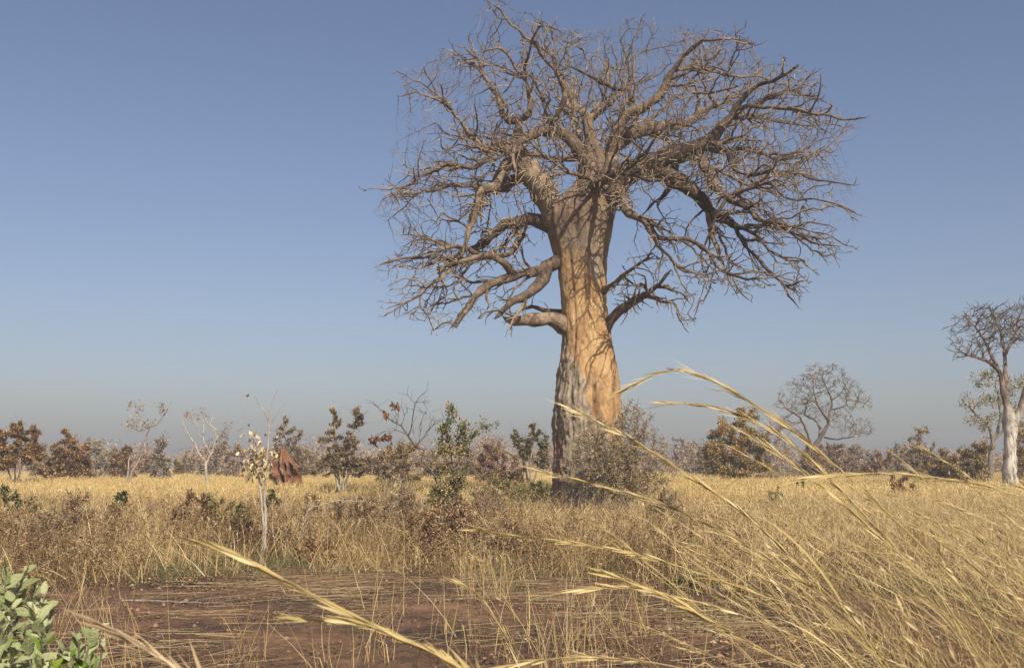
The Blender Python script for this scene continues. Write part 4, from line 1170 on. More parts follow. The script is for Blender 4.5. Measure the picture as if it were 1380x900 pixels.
# ------------------------------------------------------------------ termite mound
def termite_mound():
    Y = 50
    b = ground_pt(388, Y)
    m = mpp(Y)
    H = at(388, 597, Y)[2] - b[2]
    NA, NZ = 120, 110
    V, crk = [], []
    W = 21.5 * m
    holes = [(-.45, .80, .10, .13), (-.46, .62, .11, .1), (.15, .62, .1, .09), (.55, .52, .13, .17), (-.12, .40, .12, .09), (.35, .40, .1, .08), (.75, .36, .2, .2), (-.7, .3, .16, .13), (.2, .2, .15, .06), (.8, .15, .2, .1), (-.4, .22, .1, .1)]
    for i in range(NZ):
        t = i / (NZ - 1)
        for j in range(NA):
            a = j * 2 * math.pi / NA
            ca, sa = math.cos(a), math.sin(a)
            # several spires: the tall one left of the middle, a shoulder to the right
            top = max(1.0 * math.exp(-((ca + .25) / .5) ** 2) if True else 0, .82 * math.exp(-((ca - .5) / .35) ** 2), .55)
            r = W * (1.05 - 0.42 * t) * (1 if t < .66 else max(.10, 1 - ((t - .66) / .34) ** 1.25 * .92))
            r *= 1 + 0.24 * mnoise.noise(Vector((ca * 2.2 + 4, sa * 2.2, t * 2.6))) + 0.20 * mnoise.noise(Vector((ca * 5, sa * 5, t * 3))) + 0.10 * mnoise.noise(Vector((ca * 11, sa * 11, t * 12)))
            h = t * H * (0.80 + 0.2 * top) + 0.05 * H * mnoise.noise(Vector((ca * 4, sa * 4, t * 4 + 8))) * t
            x = r * ca - 0.40 * W * t ** 1.6
            y = r * sa * 0.95
            k = 0
            if sa < 0.2:
                for hx, hz, wx, wz in holes:
                    q = ((ca * (1 - .5 * t) - hx * (1 - .5 * hz)) / wx) ** 2 + ((t - hz) / wz) ** 2
                    k = max(k, math.exp(-q * q))
            x *= 1 - .1 * k
            y += 0.55 * k * min(1, r / .35)
            V.append((x, y, h))
            crk.append(k)
    i = (np.arange(NZ - 1)[:, None] * NA + np.arange(NA)[None, :])
    i2 = (np.arange(NZ - 1)[:, None] * NA + (np.arange(NA) + 1)[None, :] % NA)
    F = np.stack([i, i2, i2 + NA, i + NA], -1).reshape(-1, 4)
    top_ = np.arange((NZ - 1) * NA, NZ * NA)[None, :]
    me = raw_mesh('termite_mound', np.array(V), [F, top_], {'tint': np.full(len(V), .5)}, False)
    mt = mat_bark('termite_clay', (0.12, 0.052, 0.027), (0.26, 0.122, 0.064), (0.38, 0.205, 0.12), 4, 1.0, 0.12, (1, 1, 1))
    tag(obj('termite_mound', me, mt, None, b), 'red clay termite mound with a ragged pitted peak standing in the straw', 'termite mound')
termite_mound()

# ------------------------------------------------------------------ the dry sapling
def big_leaf_mesh(name, L=1.0, W=0.5, curl=0.25, fold=0.2, wave=0.05, n=6, seed=0, tip=1.3):
    """one broad leaf lying along +Y from its stalk, with a midrib fold, a curl and a wavy edge; 4n+ triangles"""
    rng = random.Random(seed)
    V, F = [], []
    for i in range(n + 1):
        t = i / n
        w = W * 0.5 * (math.sin(math.pi * min(1, t ** 0.8)) ** 0.75 if 0 < t < 1 else 0.03) * (1 - 0.25 * t * (tip - 1))
        z = -curl * t * t * L + 0.05 * L * math.sin(t * 3)
        wv = wave * L * rng.uniform(-1, 1)
        V += [(-w, t * L, z + fold * w + wv), (0, t * L, z), (w, t * L, z + fold * w - wv * rng.uniform(-1, 1))]
    for i in range(n):
        a = i * 3
        F += [(a, a + 1, a + 4, a + 3), (a + 1, a + 2, a + 5, a + 4)]
    return raw_mesh(name, np.array(V), [np.array(F)], {'tint': np.full(len(V), 0.5)}, True)

def mat_single_leaf(name, stops, transl, vein):
    m, t, b = nt(name)
    oi = t.nodes.new('ShaderNodeObjectInfo')
    n = tex(t, 'Noise', 3.0, 4, 0.6)
    f = math_n(t, 'ADD', math_n(t, 'MULTIPLY', oi.outputs['Random'], 0.75), math_n(t, 'MULTIPLY', n.outputs['Fac'], 0.35), True)
    col = ramp(t, stops, f)
    # pale midrib
    tc = t.nodes.new('ShaderNodeTexCoord')
    sp = t.nodes.new('ShaderNodeSeparateXYZ')
    t.links.new(tc.outputs['Object'], sp.inputs[0])
    rib = math_n(t, 'LESS_THAN', math_n(t, 'ABSOLUTE', sp.outputs['X']), 0.018)
    col = mixc(t, math_n(t, 'MULTIPLY', rib, 0.5), col, vein)
    spot = math_n(t, 'GREATER_THAN', math_n(t, 'ADD', tex(t, 'Noise', 7, 4, .7).outputs['Fac'], math_n(t, 'MULTIPLY', oi.outputs['Random'], .14)), .73)
    col = mixc(t, math_n(t, 'MULTIPLY', spot, .7), col, (.16, .10, .045))
    t.links.new(col, b.inputs['Base Color'])
    b.inputs['Roughness'].default_value = 0.6
    bump(t, b, tex(t, 'Noise', 9, 3).outputs['Fac'], 0.4, 0.03)
    tr = t.nodes.new('ShaderNodeBsdfTranslucent')
    t.links.new(col, tr.inputs['Color'])
    mx = t.nodes.new('ShaderNodeMixShader')
    mx.inputs[0].default_value = transl
    t.links.new(b.outputs[0], mx.inputs[1])
    t.links.new(tr.outputs[0], mx.inputs[2])
    t.links.new(mx.outputs[0], t.nodes['Material Output'].inputs['Surface'])
    return m

from mathutils import Matrix
def orient(D, N, scale, loc):
    y = Vector(D).normalized()
    x = y.cross(Vector(N)).normalized()
    z = x.cross(y)
    mt = Matrix((x, y, z)).transposed().to_4x4()
    return Matrix.Translation(Vector(loc)) @ mt @ Matrix.Diagonal((scale, scale, scale, 1))

def sapling():
    Y = 17.2
    b = ground_pt(354, Y)
    m = mpp(Y)
    w = lambda x, y, d=0: at(x, y, Y + d)
    root = thing('dry_sapling', b, 'dry sapling with two pale stems and curled cream leaves in front of the termite mound', 'sapling')
    R = lambda px: px * m * .68
    rng = np.random.default_rng(3)
    T = {'stem': [
        [(*b, R(3.6)), (*w(356, 735), R(3.2)), (*w(358, 698, .05), R(2.9)), (*w(357, 660, .05), R(2.7)), (*w(358, 631), R(2.4)), (*w(360, 610), R(2)), (*w(362, 590), R(1.7)), (*w(362, 568), R(1.5))],
        [(*(b + np.array([-.03, 0, 0])), R(3)), (*w(353, 740, -.05), R(2.6)), (*w(355, 712, -.08), R(2.4)), (*w(352, 675, -.05), R(2.2)), (*w(349, 645, 0), R(2)), (*w(345, 610, .05), R(1.6)), (*w(343, 585, .05), R(1))]],
        'branch': [
        [(*w(362, 572), R(1.3)), (*w(355, 553), R(1)), (*w(348, 542), R(.8)), (*w(340, 530), R(.55))],
        [(*w(362, 570), R(1.3)), (*w(364, 553), R(1)), (*w(368, 538), R(.75)), (*w(374, 526), R(.45))],
        [(*w(363, 575), R(1)), (*w(372, 560), R(.75)), (*w(383, 545), R(.5)), (*w(388, 541), R(.3))],
        [(*w(361, 600), R(1)), (*w(370, 597), R(.9)), (*w(380, 588), R(.7)), (*w(385, 582), R(.4))],
        [(*w(349, 640), R(1)), (*w(340, 620), R(.8)), (*w(330, 608), R(.6)), (*w(323, 605), R(.4))],
        [(*w(346, 615), R(.9)), (*w(338, 600), R(.7)), (*w(330, 590), R(.5)), (*w(325, 577), R(.3)), (*w(330, 550), R(.22)), (*w(332, 534), R(.2))],
        [(*w(345, 605), R(.9)), (*w(341, 590), R(.7)), (*w(340, 578), R(.4))],
        [(*w(359, 625), R(.9)), (*w(370, 615), R(.7)), (*w(377, 608), R(.4))]]}
    for k, L in T.items():
        for s in L:
            tb = Tubes()
            Q = smooth_poly(np.array(s), 0.07)
            Q[1:, :3] += rng.normal(0, .006, (len(Q) - 1, 3))
            tb.add(Q[:, :3], Q[:, 3], 7, .6)
            tb.build(k, M['bark_pale'], root, b)
    lm = mat_single_leaf('dry_leaf', [(0, (.13, .075, .035)), (.35, (.33, .235, .115)), (.65, (.56, .44, .25)), (1, (.72, .62, .42))], .2, (.5, .4, .25))
    meshes = [big_leaf_mesh('dry_leaf', 1, .42, c, .5, .08, 5, i) for i, c in enumerate((.5, .8, .3, -.4))]
    for me in meshes:
        me.materials.append(lm)
    spots = []
    for _ in range(125):
        x, y = rng.normal(346, 12), rng.normal(617, 15)
        spots.append((x, y, rng.normal(0, .14)))
    spots += [(331, 533, 0), (326, 576, 0), (331, 583, 0), (322, 608, 0), (320, 614, .05), (326, 618, 0), (376, 585, 0), (381, 588, 0), (372, 620, 0), (368, 608, 0), (336, 580, 0)]
    for k, (x, y, d) in enumerate(spots):
        p = w(x, y, d)
        D = rng.normal(0, .55, 3) + np.array([0, -.1, -.75])
        o = bpy.data.objects.new('leaf', meshes[k % 4])
        C.objects.link(o)
        o.parent = root
        o.matrix_local = orient(D, rng.normal(0, 1, 3) + np.array([.3, -.8, .4]), rng.uniform(.09, .15), p - b)
sapling()

# ------------------------------------------------------------------ the leafy shrub in the bottom left corner
def corner_shrub():
    Y = 4.3
    rng = np.random.default_rng(21)
    lm = mat_single_leaf('sage_leaf', [(0, (.11, .14, .04)), (.35, (.26, .285, .125)), (.7, (.38, .395, .20)), (1, (.50, .51, .30))], .22, (.42, .46, .30))
    lg = mat_single_leaf('green_leaf', [(0, (.05, .10, .012)), (.6, (.13, .22, .02)), (1, (.25, .30, .03))], .35, (.25, .35, .08))
    sage = [big_leaf_mesh('leaf', 1, wd, c, f, .055, 6, i) for i, (wd, c, f) in enumerate(((.60, .22, .25), (.70, .45, .2), (.50, .05, .45), (.66, -.25, .3)))]
    for me in sage:
        me.materials.append(lm)
    green = [big_leaf_mesh('leaf', 1, .6, .2, .25, .03, 6, 9)]
    green[0].materials.append(lg)
    w = lambda x, y, d=0: at(x, y, Y + d)
    def build(label, b, shoots, nleaf):
        root = thing('leafy_shrub', b, label, 'shrub')
        for (x, y, d, s) in shoots:
            tip = w(x, y, d)
            st = b + np.array([rng.normal(0, .05), rng.normal(0, .05), 0])
            mid = (st + tip) / 2 + np.array([rng.normal(0, .05), rng.normal(0, .05), 0.02])
            Q = smooth_poly(np.array([(*st, .007), (*mid, .006), (*tip, .0035)]), .08)
            tb = Tubes()
            tb.add(Q[:, :3], Q[:, 3], 6, .3)
            tb.build('stem', M['twig_grey'], root, b)
            ax = unit(tip - mid)
            ph = rng.uniform(0, 6.28)
            for k in range(nleaf):
                u = k / nleaf
                p = tip - ax * 0.24 * u ** 1.2
                a = ph + k * 2.4
                side = np.array([math.cos(a), math.sin(a), 0])
                up = 1.15 - 0.95 * u
                D = side * (0.35 + 0.7 * u) + ax * up + rng.normal(0, .14, 3)
                N = np.array([.12, -.1, 1.0]) * (0.6 + u) - side * 0.75 + np.array([.25, -.45, 0]) + rng.normal(0, .12, 3)
                low = p[2] < w(0, 868)[2] and rng.random() < .35
                o = bpy.data.objects.new('leaf', green[0] if low else sage[int(rng.integers(4))])
                C.objects.link(o)
                o.parent = root
                o.matrix_local = orient(D, N, s * rng.uniform(.55, 1.22) * (0.75 + 0.35 * min(1, u * 2)), p - b)
    b1 = ground_pt(20, Y)
    sh = [(8, 775, .1, .085), (34, 772, .2, .08), (60, 800, .15, .072), (14, 812, -.1, .09), (45, 822, 0, .08), (70, 826, .2, .065), (-14, 790, 0, .09), (2, 845, -.25, .09), (32, 858, -.2, .088),
          (58, 858, -.1, .075), (-18, 830, -.2, .09), (18, 884, -.35, .088), (52, 892, -.3, .08), (-16, 880, -.35, .09), (84, 880, -.1, .07), (70, 905, -.3, .075), (26, 800, .3, .075), (48, 790, .35, .065)]
    build('leafy grey green shrub filling the bottom left corner', b1, sh, 13)
    b2 = ground_pt(118, Y - .1)
    build('low sprig of grey green leaves on the bare soil, right of the corner shrub', b2, [(124, 856, 0, .085), (106, 862, -.05, .075), (138, 872, .05, .07), (96, 884, -.1, .075), (122, 890, -.12, .08)], 8)
corner_shrub()

# ------------------------------------------------------------------ small plants in the grass
def small_plant(name, label, px, Y, top, hw, leaf, n, ll, wood='twig_dark', seed=0, mats=None, lw=.5, low=.05, twigs=.4, cat='plant', n_attr=90):
    bush(name, label, cat, px, Y, top, hw, leaf, n, ll, wood, seed, n_attr, low, 7, twigs, mats, None, 0.0045, .8, None, lw)
small_plant('dry_plant', 'clump of large dead brown leaves in the straw left of the sapling', 268, 21.5, 652, 38, 'brown', 900, .07, seed=81, mats=[('brown', 1), ('russet', .3), ('greybrown', .5)], lw=.6)
small_plant('green_plant', 'thin green leaved plant between the dead brown clump and the sapling', 312, 21, 664, 38, 'green', 520, .075, seed=82, mats=[('green', 1), ('olive', .6)])
small_plant('green_plant', 'small green plant standing in the straw under the slender white tree', 160, 26, 651, 16, 'green', 260, .09, seed=83)
small_plant('green_plant', 'green leafy plant in the straw at the left edge under the russet tree', 24, 26, 652, 34, 'green', 360, .09, seed=84, mats=[('green', 1), ('olive', .8)])
small_plant('green_plant', 'low yellow green plant at the left edge above the corner shrub', 12, 19.5, 694, 26, 'green', 330, .08, seed=85, mats=[('green', 1), ('gold', .5), ('brown', .6)])
small_plant('green_plant', 'bright green plant at the foot of the termite mound', 371, 29, 650, 15, 'green', 330, .085, seed=86)
small_plant('grey_plant', 'small round grey green plant right of the termite mound foot', 420, 27, 660, 17, 'olive', 300, .07, seed=87, mats=[('olive', 1), ('greybrown', 1)])
small_plant('red_plant', 'low plant with dark red leaves at the edge of the bare soil', 424, 17.4, 722, 34, 'redleaf', 340, .07, seed=88, mats=[('redleaf', .55), ('brown', 1.4), ('green', .3)])
small_plant('brown_shrub', 'tangled reddish brown shrub below the green shrub at the edge of the bare soil', 606, 18.2, 674, 70, 'brown', 2600, .055, seed=89, mats=[('brown', 1.3), ('russet', .5), ('greybrown', 1)], twigs=1.6, cat='shrub', n_attr=320)
small_plant('dark_shrub', 'dark green shrub in the straw touching the left foot of the baobab', 702, 33, 641, 50, 'green', 1900, .07, seed=90, mats=[('green', 1), ('olive', 1.1)], twigs=.8, cat='shrub', n_attr=200)
small_plant('grey_plant', 'small grey green plant in the straw under the russet round tree', 1046, 36, 651, 17, 'olive', 300, .07, seed=91, mats=[('olive', 1), ('green', .8)])
small_plant('grey_plant', 'single green shoot in the straw beyond the small grey green plant', 1076, 44, 644, 9, 'green', 160, .09, seed=92, mats=[('green', 1), ('olive', .5)])
small_plant('cream_plant', 'shrub with a few pale cream dead leaves in front of the olive brown bush', 530, 23, 632, 30, 'cream', 46, .10, seed=93, wood='twig_grey', mats=[('cream', 1)], twigs=1.2, n_attr=120)
small_plant('brown_shrub', 'brown leafy weed clump at the foot of the sapling', 376, 18.6, 705, 30, 'brown', 520, .06, seed=94, mats=[('brown', 1), ('greybrown', .8), ('green', .3)], twigs=1.2, cat='shrub', n_attr=160)
small_plant('green_plant', 'dark green low plant under the brown stalks at the right', 936, 14.6, 772, 44, 'green', 420, .06, seed=95, mats=[('green', 1), ('olive', 1)], twigs=.6)
small_plant('red_plant', 'brown red weed clump in the straw in front of the dark thicket', 1222, 40, 641, 34, 'brown', 700, .09, seed=96, mats=[('brown', 1), ('russet', .8), ('redleaf', .2)], twigs=1.2)

for lab, px, Y, top, hw, sd in (
        ('dead brown weed shrub in the straw left of the dark shrub at the baobab foot', 652, 25, 646, 38, 201),
        ('dead brown weed shrub midway between the sapling and the green shrub', 470, 20.5, 664, 48, 202),
        ('dead grey brown weed shrub in the straw below the pale open tree with two arms', 545, 22, 654, 40, 203),
        ('dead brown weed shrub at the edge of the bare soil right of the tangled shrub', 690, 17.6, 700, 44, 204),
        ('dead brown weed shrub in the straw above the corner shrub at the left edge', 66, 18.0, 684, 46, 205),
        ('low brown weed shrub behind the green plant at the left edge', 108, 23, 658, 36, 206),
        ('low brown weed shrub in the straw right of the baobab bush', 900, 27, 656, 32, 207),
        ('brown weed shrub between the sapling foot and the red leaved plant', 330, 18.2, 696, 40, 208)):
    small_plant('weed_shrub', lab, px, Y, top, hw, 'brown', 1100, .045, seed=sd, wood='twig_grey' if sd % 2 else 'twig_dark', mats=[('brown', 1.2), ('greybrown', .9), ('olive', .35 if sd % 3 else .8)], twigs=1.8, cat='shrub', n_attr=240)

# ------------------------------------------------------------------ grass
def blades(n, R, h, lean, bend, width, segs, rng, wind=(0, 0), head=0, prof='taper', broken=0.0, tint=(0.5, 0.22), flat=False):
    """ribbons: returns V, F, tint"""
    a = rng.uniform(0, 2 * math.pi, n)
    rad = R * np.sqrt(rng.random(n))
    b = np.stack([rad * np.cos(a), rad * np.sin(a), np.full(n, -0.02)], 1)
    az = rng.uniform(0, 2 * math.pi, n)
    H = rng.uniform(h[0], h[1], n)
    ld = np.stack([np.cos(az), np.sin(az), np.zeros(n)], 1) * (lean * np.abs(rng.normal(0, 1, n)))[:, None] + np.array([wind[0], wind[1], 0]) * rng.uniform(.4, 1.4, n)[:, None]
    az2 = az + rng.normal(0, 1.2, n)
    bd = np.stack([np.cos(az2), np.sin(az2), np.full(n, -.35)], 1) * (bend * np.abs(rng.normal(0, 1, n)))[:, None] + np.array([wind[0], wind[1], -.15]) * bend
    t = np.linspace(0, 1, segs + 1)
    br = rng.random(n) < broken
    P = b[:, None, :] + (np.array([0, 0, 1.]) + ld)[:, None, :] * (H[:, None] * t)[:, :, None] + bd[:, None, :] * (H[:, None] * t ** 2.2)[:, :, None]
    if broken > 0:
        k = rng.uniform(.3, .7, n)
        over = np.maximum(0, t[None, :] - k[:, None]) * br[:, None]
        P += (over * H[:, None])[:, :, None] * np.stack([np.cos(az2) * .9, np.sin(az2) * .9, np.full(n, -1.5)], 1)[:, None, :]
    P[:, :, 2] = np.maximum(P[:, :, 2], 0.01 + 0.0 * P[:, :, 2])
    P[:, 0, 2] = -0.03
    fa = rng.uniform(0, math.pi, n)
    side = np.stack([np.cos(fa), np.sin(fa), np.zeros(n)], 1)
    w = width * rng.uniform(.6, 1.4, n)[:, None] * (1 - 0.75 * t)[None, :] * .5
    V = np.stack([P - side[:, None, :] * w[:, :, None], P + side[:, None, :] * w[:, :, None]], 2).reshape(-1, 3)
    base = (np.arange(n) * (segs + 1) * 2)[:, None] + (np.arange(segs) * 2)[None, :]
    F = np.stack([base, base + 1, base + 3, base + 2], -1).reshape(-1, 4)
    tn = np.clip(rng.normal(tint[0], tint[1], n), 0, 1)
    T = np.repeat(tn, (segs + 1) * 2)
    VV, FF, TT = [V], [F], [T]
    if head:
        # feathery seed heads on some of the stems
        sel = np.where(rng.random(n) < head)[0]
        m_ = 7
        e = P[sel, -1]
        d = unit(P[sel, -1] - P[sel, -2])
        for q in range(m_):
            u = q / m_
            pos = e - d * (0.20 * u)[..., None] if False else e - d * 0.22 * u
            dd = unit(d + rng.normal(0, .28, (len(sel), 3)))
            ll = rng.uniform(.06, .12, len(sel))
            lv, lf = leaf_quads(pos, dd, rng.normal(0, 1, (len(sel), 3)), ll, ll * .16, .0)
            FF.append((lf + sum(len(v) for v in VV)))
            VV.append(lv)
            TT.append(np.repeat(np.clip(tn[sel] + .2, 0, 1), 4))
    return np.concatenate(VV), FF, np.concatenate(TT)

def weeds(n, R, h, rng, nleaf):
    """dead forbs: thin branching stems with shrivelled leaves"""
    tb = Tubes()
    pos, D = [], []
    for _ in range(n):
        a, rr = rng.uniform(0, 6.28), R * math.sqrt(rng.random())
        p = np.array([rr * math.cos(a), rr * math.sin(a), -.02])
        H = rng.uniform(*h)
        d = unit(np.array([rng.normal(0, .25), rng.normal(0, .25), 1]))
        pts = [p]
        for q in range(4):
            d = unit(d + rng.normal(0, .16, 3))
            pts.append(pts[-1] + d * H / 4)
        tb.add(pts, np.linspace(.0042, .002, 5), 3, np.clip(rng.normal(.35, .2), 0, 1))
        for q in range(int(rng.integers(2, 6))):
            k = int(rng.integers(1, 5))
            dd = unit(d + rng.normal(0, .7, 3) + np.array([0, 0, .2]))
            e = pts[k] + dd * rng.uniform(.08, .25)
            tb.add([pts[k], (pts[k] + e) / 2 + rng.normal(0, .01, 3), e], [.0028, .0022, .0015], 3, np.clip(rng.normal(.35, .2), 0, 1))
            for _l in range(nleaf):
                pos.append(e + rng.normal(0, .035, 3))
                D.append(rng.normal(0, .7, 3) + np.array([0, 0, -.25]))
    V, F, T = tb.arrays()
    FF = list(F)
    if pos:
        m_ = len(pos)
        ll = rng.uniform(.025, .055, m_)
        lv, lf = leaf_quads(np.array(pos), np.array(D), rng.normal(0, 1, (m_, 3)), ll, ll * .5, .3)
        FF.append(lf + len(V))
        V = np.concatenate([V, lv])
        T = np.concatenate([T, np.repeat(np.clip(rng.normal(.55, .25, m_), 0, 1), 4)])
    return V, FF, T

def proto(name, arr, mat):
    me = raw_mesh(name, arr[0], arr[1], {'tint': arr[2]})
    me.materials.append(mat)
    return bpy.data.objects.new(name, me)

def scatter(name, label, cat, XY, rng, protos, sc=(.8, 1.2), tilt=.12, pick=None, rotz=None, zoff=0, mul=1.0):
    n = len(XY)
    P = np.column_stack([XY, gz(XY[:, 0], XY[:, 1]) + zoff])
    me = bpy.data.meshes.new(name)
    me.vertices.add(n)
    me.vertices.foreach_set('co', np.ascontiguousarray(P, np.float32).ravel())
    rot = np.column_stack([rng.normal(0, tilt, n), rng.normal(0, tilt, n), rng.uniform(0, 6.28, n) if rotz is None else rotz])
    for k, ty, d in (('rot', 'FLOAT_VECTOR', rot), ('scl', 'FLOAT', rng.uniform(sc[0], sc[1], n) * mul)):
        a = me.attributes.new(k, ty, 'POINT')
        a.data.foreach_set('vector' if ty == 'FLOAT_VECTOR' else 'value', np.ascontiguousarray(d, np.float32).ravel())
    a = me.attributes.new('sort', 'INT', 'POINT')
    a.data.foreach_set('value', np.ascontiguousarray(rng.integers(0, len(protos), n) if pick is None else pick, np.int32))
    coll = bpy.data.collections.new(name + '_tufts')
    for p in protos:
        coll.objects.link(p)
    ng = bpy.data.node_groups.new(name, 'GeometryNodeTree')
    ng.interface.new_socket('Geometry', in_out='INPUT', socket_type='NodeSocketGeometry')
    ng.interface.new_socket('Geometry', in_out='OUTPUT', socket_type='NodeSocketGeometry')
    gi, go = ng.nodes.new('NodeGroupInput'), ng.nodes.new('NodeGroupOutput')
    ci, ip = ng.nodes.new('GeometryNodeCollectionInfo'), ng.nodes.new('GeometryNodeInstanceOnPoints')
    ci.inputs['Collection'].default_value = coll
    ci.inputs['Separate Children'].default_value = True
    ci.inputs['Reset Children'].default_value = True
    ip.inputs['Pick Instance'].default_value = True
    def na(k, ty):
        q = ng.nodes.new('GeometryNodeInputNamedAttribute')
        q.data_type = ty
        q.inputs['Name'].default_value = k
        return [o for o in q.outputs if o.enabled and o.name == 'Attribute'][0]
    ng.links.new(gi.outputs[0], ip.inputs['Points'])
    ng.links.new(ci.outputs[0], ip.inputs['Instance'])
    ng.links.new(na('sort', 'INT'), ip.inputs['Instance Index'])
    ng.links.new(na('rot', 'FLOAT_VECTOR'), ip.inputs['Rotation'])
    ng.links.new(na('scl', 'FLOAT'), ip.inputs['Scale'])
    ng.links.new(ip.outputs[0], go.inputs[0])
    o = obj(name, me)
    md = o.modifiers.new('tufts', 'NODES')
    md.node_group = ng
    return tag(o, label, cat, None, 'stuff')

def spread(y0, y1, dens, rng, half=0.53, pad=1.5):
    """points in the view's wedge between two distances"""
    area = (y1 - y0) * (half * (y0 + y1) + 2 * pad)
    n = int(area * dens)
    y = np.sqrt(rng.uniform(0, 1, n) * (y1 ** 2 - y0 ** 2) + y0 ** 2)
    x = rng.uniform(-1, 1, n) * (half * y + pad)
    return np.column_stack([x, y])

def nz(XY, sc, seed):
    return np.array([mnoise.noise(Vector((x * sc, y * sc, seed))) for x, y in XY])

def edge_y(x):
    """where the standing grass begins, beyond the bare soil"""
    return 15.9 - 2.6 / (1 + np.exp(-(x - 2.2) * 1.6)) - 4.5 / (1 + np.exp((x + 5.6) * 2.0)) * 0.8

def build_grass():
    rng = np.random.default_rng(77)
    # golden grass of the far field
    pf = [proto('far_tuft_%s' % c, blades(120, 1.0, (.32, .74), .14, .2, .013, 3, rng, (-.10, 0), .3, tint=(tn, .2)), M['far_straw']) for c, tn in zip('abcd', (.3, .45, .55, .7))]
    XY = np.concatenate([spread(38, 70, 2.0, rng), spread(70, 130, 1.0, rng), spread(130, 300, .35, rng)])
    pk = np.clip(np.round(1.5 + nz(XY, .06, 3.0) * 3 + nz(XY, .3, 8.0) * 2 + rng.normal(0, .6, len(XY))), 0, 3).astype(int)
    scatter('field_grass', 'far field of waist high golden straw grass reaching the tree line', 'grass', XY, rng, pf, (.7, 1.35), .05, pick=pk)
    # straw of the middle distance
    pm = [proto('straw_tuft_%s' % c, blades(n_, .42, (.3, hh),   .32, .24, .0088, 4, rng, (-.08, 0), .10, broken=.22, tint=(tn, .2)), M['straw']) for c, n_, hh, tn in zip('abcdefgh', (50, 50, 46, 44, 40, 38, 44, 34), (.78, .66, .74, .6, .74, .5, .66, .8), (.72, .66, .58, .5, .42, .30, .22, .85))]
    XY = spread(11, 44, 5.0, rng)
    e = edge_y(XY[:, 0]) + nz(XY, .55, 3.1) * 1.1
    thin = nz(XY, .28, 9.7)
    keep = (XY[:, 1] > e) & ((thin > -.14) | (XY[:, 1] > 33)) & (rng.random(len(XY)) < np.where(XY[:, 1] > 28, .95, .72))
    hue = nz(XY, .38, 21.0) * 5.5 + nz(XY, 1.3, 2.0) * 3 + rng.normal(0, 1.6, len(XY)) + 3.6 - np.clip((XY[:, 1] - 22) / 6, -1.6, 1.6) - np.clip(XY[:, 0] * .25, -1, 1)
    pk = np.clip(np.round(hue), 0, 7).astype(int)
    trod = np.exp(-((XY[:, 0] / XY[:, 1] * 1400 + 690 - 770) / 60) ** 2) * np.clip((XY[:, 1] - 24) / 5, 0, 1)      # thin, low straw before the big trunk
    hgt = np.clip(1 + .75 * nz(XY, .45, 31.0) + .4 * nz(XY, 1.6, 4.0), .5, 1.5) * (1 - .5 * trod)
    front = np.clip((XY[:, 1] - e) / 4, 0, 1)
    scatter('straw_grass', 'tangled dry straw grass between the bare soil and the baobab', 'grass', XY[keep], rng, pm, (.65, 1.15), .14, pick=pk[keep], mul=hgt[keep])
    # broken, lying and criss-crossing straw
    pl = [proto('bent_tuft_%s' % c, blades(20, .6, (.45, .95), .8, .35, .0115, 5, rng, (0, 0), .0, broken=.5, tint=(.72, .22)), M['straw']) for c in 'abcd']
    XY = spread(12, 34, 2.6, rng)
    keep = XY[:, 1] > edge_y(XY[:, 0]) + nz(XY, .55, 3.1) * 1.1 - .3
    scatter('bent_grass', 'broken and bent straw criss-crossing through the standing grass', 'grass', XY[keep], rng, pl, (.7, 1.2), .2)
    # brown dead weeds along the near edge
    pw = [proto('weed_clump_%s' % c, weeds(15, .45, (.35, .85), rng, 5), M['weed']) for c in 'abcde']
    XY = spread(12, 34, 3.2, rng)
    e = edge_y(XY[:, 0]) + nz(XY, .55, 3.1) * 1.0
    pr = np.clip(.9 - (XY[:, 1] - e) * .045, .18, .85) * np.clip(.65 + nz(XY, .33, 1.9) * 1.4, .1, 1)
    keep = (XY[:, 1] > e - .2) & (rng.random(len(XY)) < pr) & (XY[:, 0] < 3.5 + rng.normal(0, 1.5, len(XY)))
    scatter('dead_weeds', 'brown dead weeds with shrivelled leaves along the edge of the bare soil', 'weeds', XY[keep], rng, pw, (.7, 1.2), .1)
    # short green grass in patches
    pg = [proto('green_tuft_%s' % c, blades(60, .32, (.10, .34), .4, .5, .007, 3, rng, (0, 0)), M['green_grass']) for c in 'abc']
    XY = spread(9, 24, 3.6, rng)
    g = nz(XY, .42, 5.5)
    e = edge_y(XY[:, 0])
    spot = np.exp(-((XY[:, 0] + 5.2) / 2.0) ** 2 - ((XY[:, 1] - 17.0) / 1.3) ** 2) + np.exp(-((XY[:, 0] - 5.6) / 1.5) ** 2 - ((XY[:, 1] - 12.9) / .8) ** 2) * 1.2 + .6 * np.exp(-((XY[:, 0] - .6) / 2.0) ** 2 - ((XY[:, 1] - 17) / 1.2) ** 2)
    keep = ((g > .22) & (XY[:, 1] > e + .2) & (rng.random(len(XY)) < .5)) | (rng.random(len(XY)) < spot * .95) | ((rng.random(len(XY)) < .03) & (XY[:, 1] < e))
    scatter('green_grass', 'short dull green grass in patches at the edge of the bare soil', 'grass', XY[keep], rng, pg, (.7, 1.4), .1)
    # sparse dead stems standing on the bare soil
    ps = [proto('stem_clump_%s' % c, blades(n_, .22, (.25, .75), .25, .25, .006, 4, rng, (-.05, 0), .0, broken=.25, tint=(.6, .25)), M['straw']) for c, n_ in zip('abcd', (6, 9, 14, 22))]
    pb = [proto('stem_clump_%s' % c, blades(12, .25, (.18, .55), .3, .3, .006, 4, rng, (0, 0), .0, broken=.3, tint=(.5, .25)), M['brown_straw']) for c in 'efg']
    XY = spread(6.2, 16.5, 4.2, rng, .55, 1)
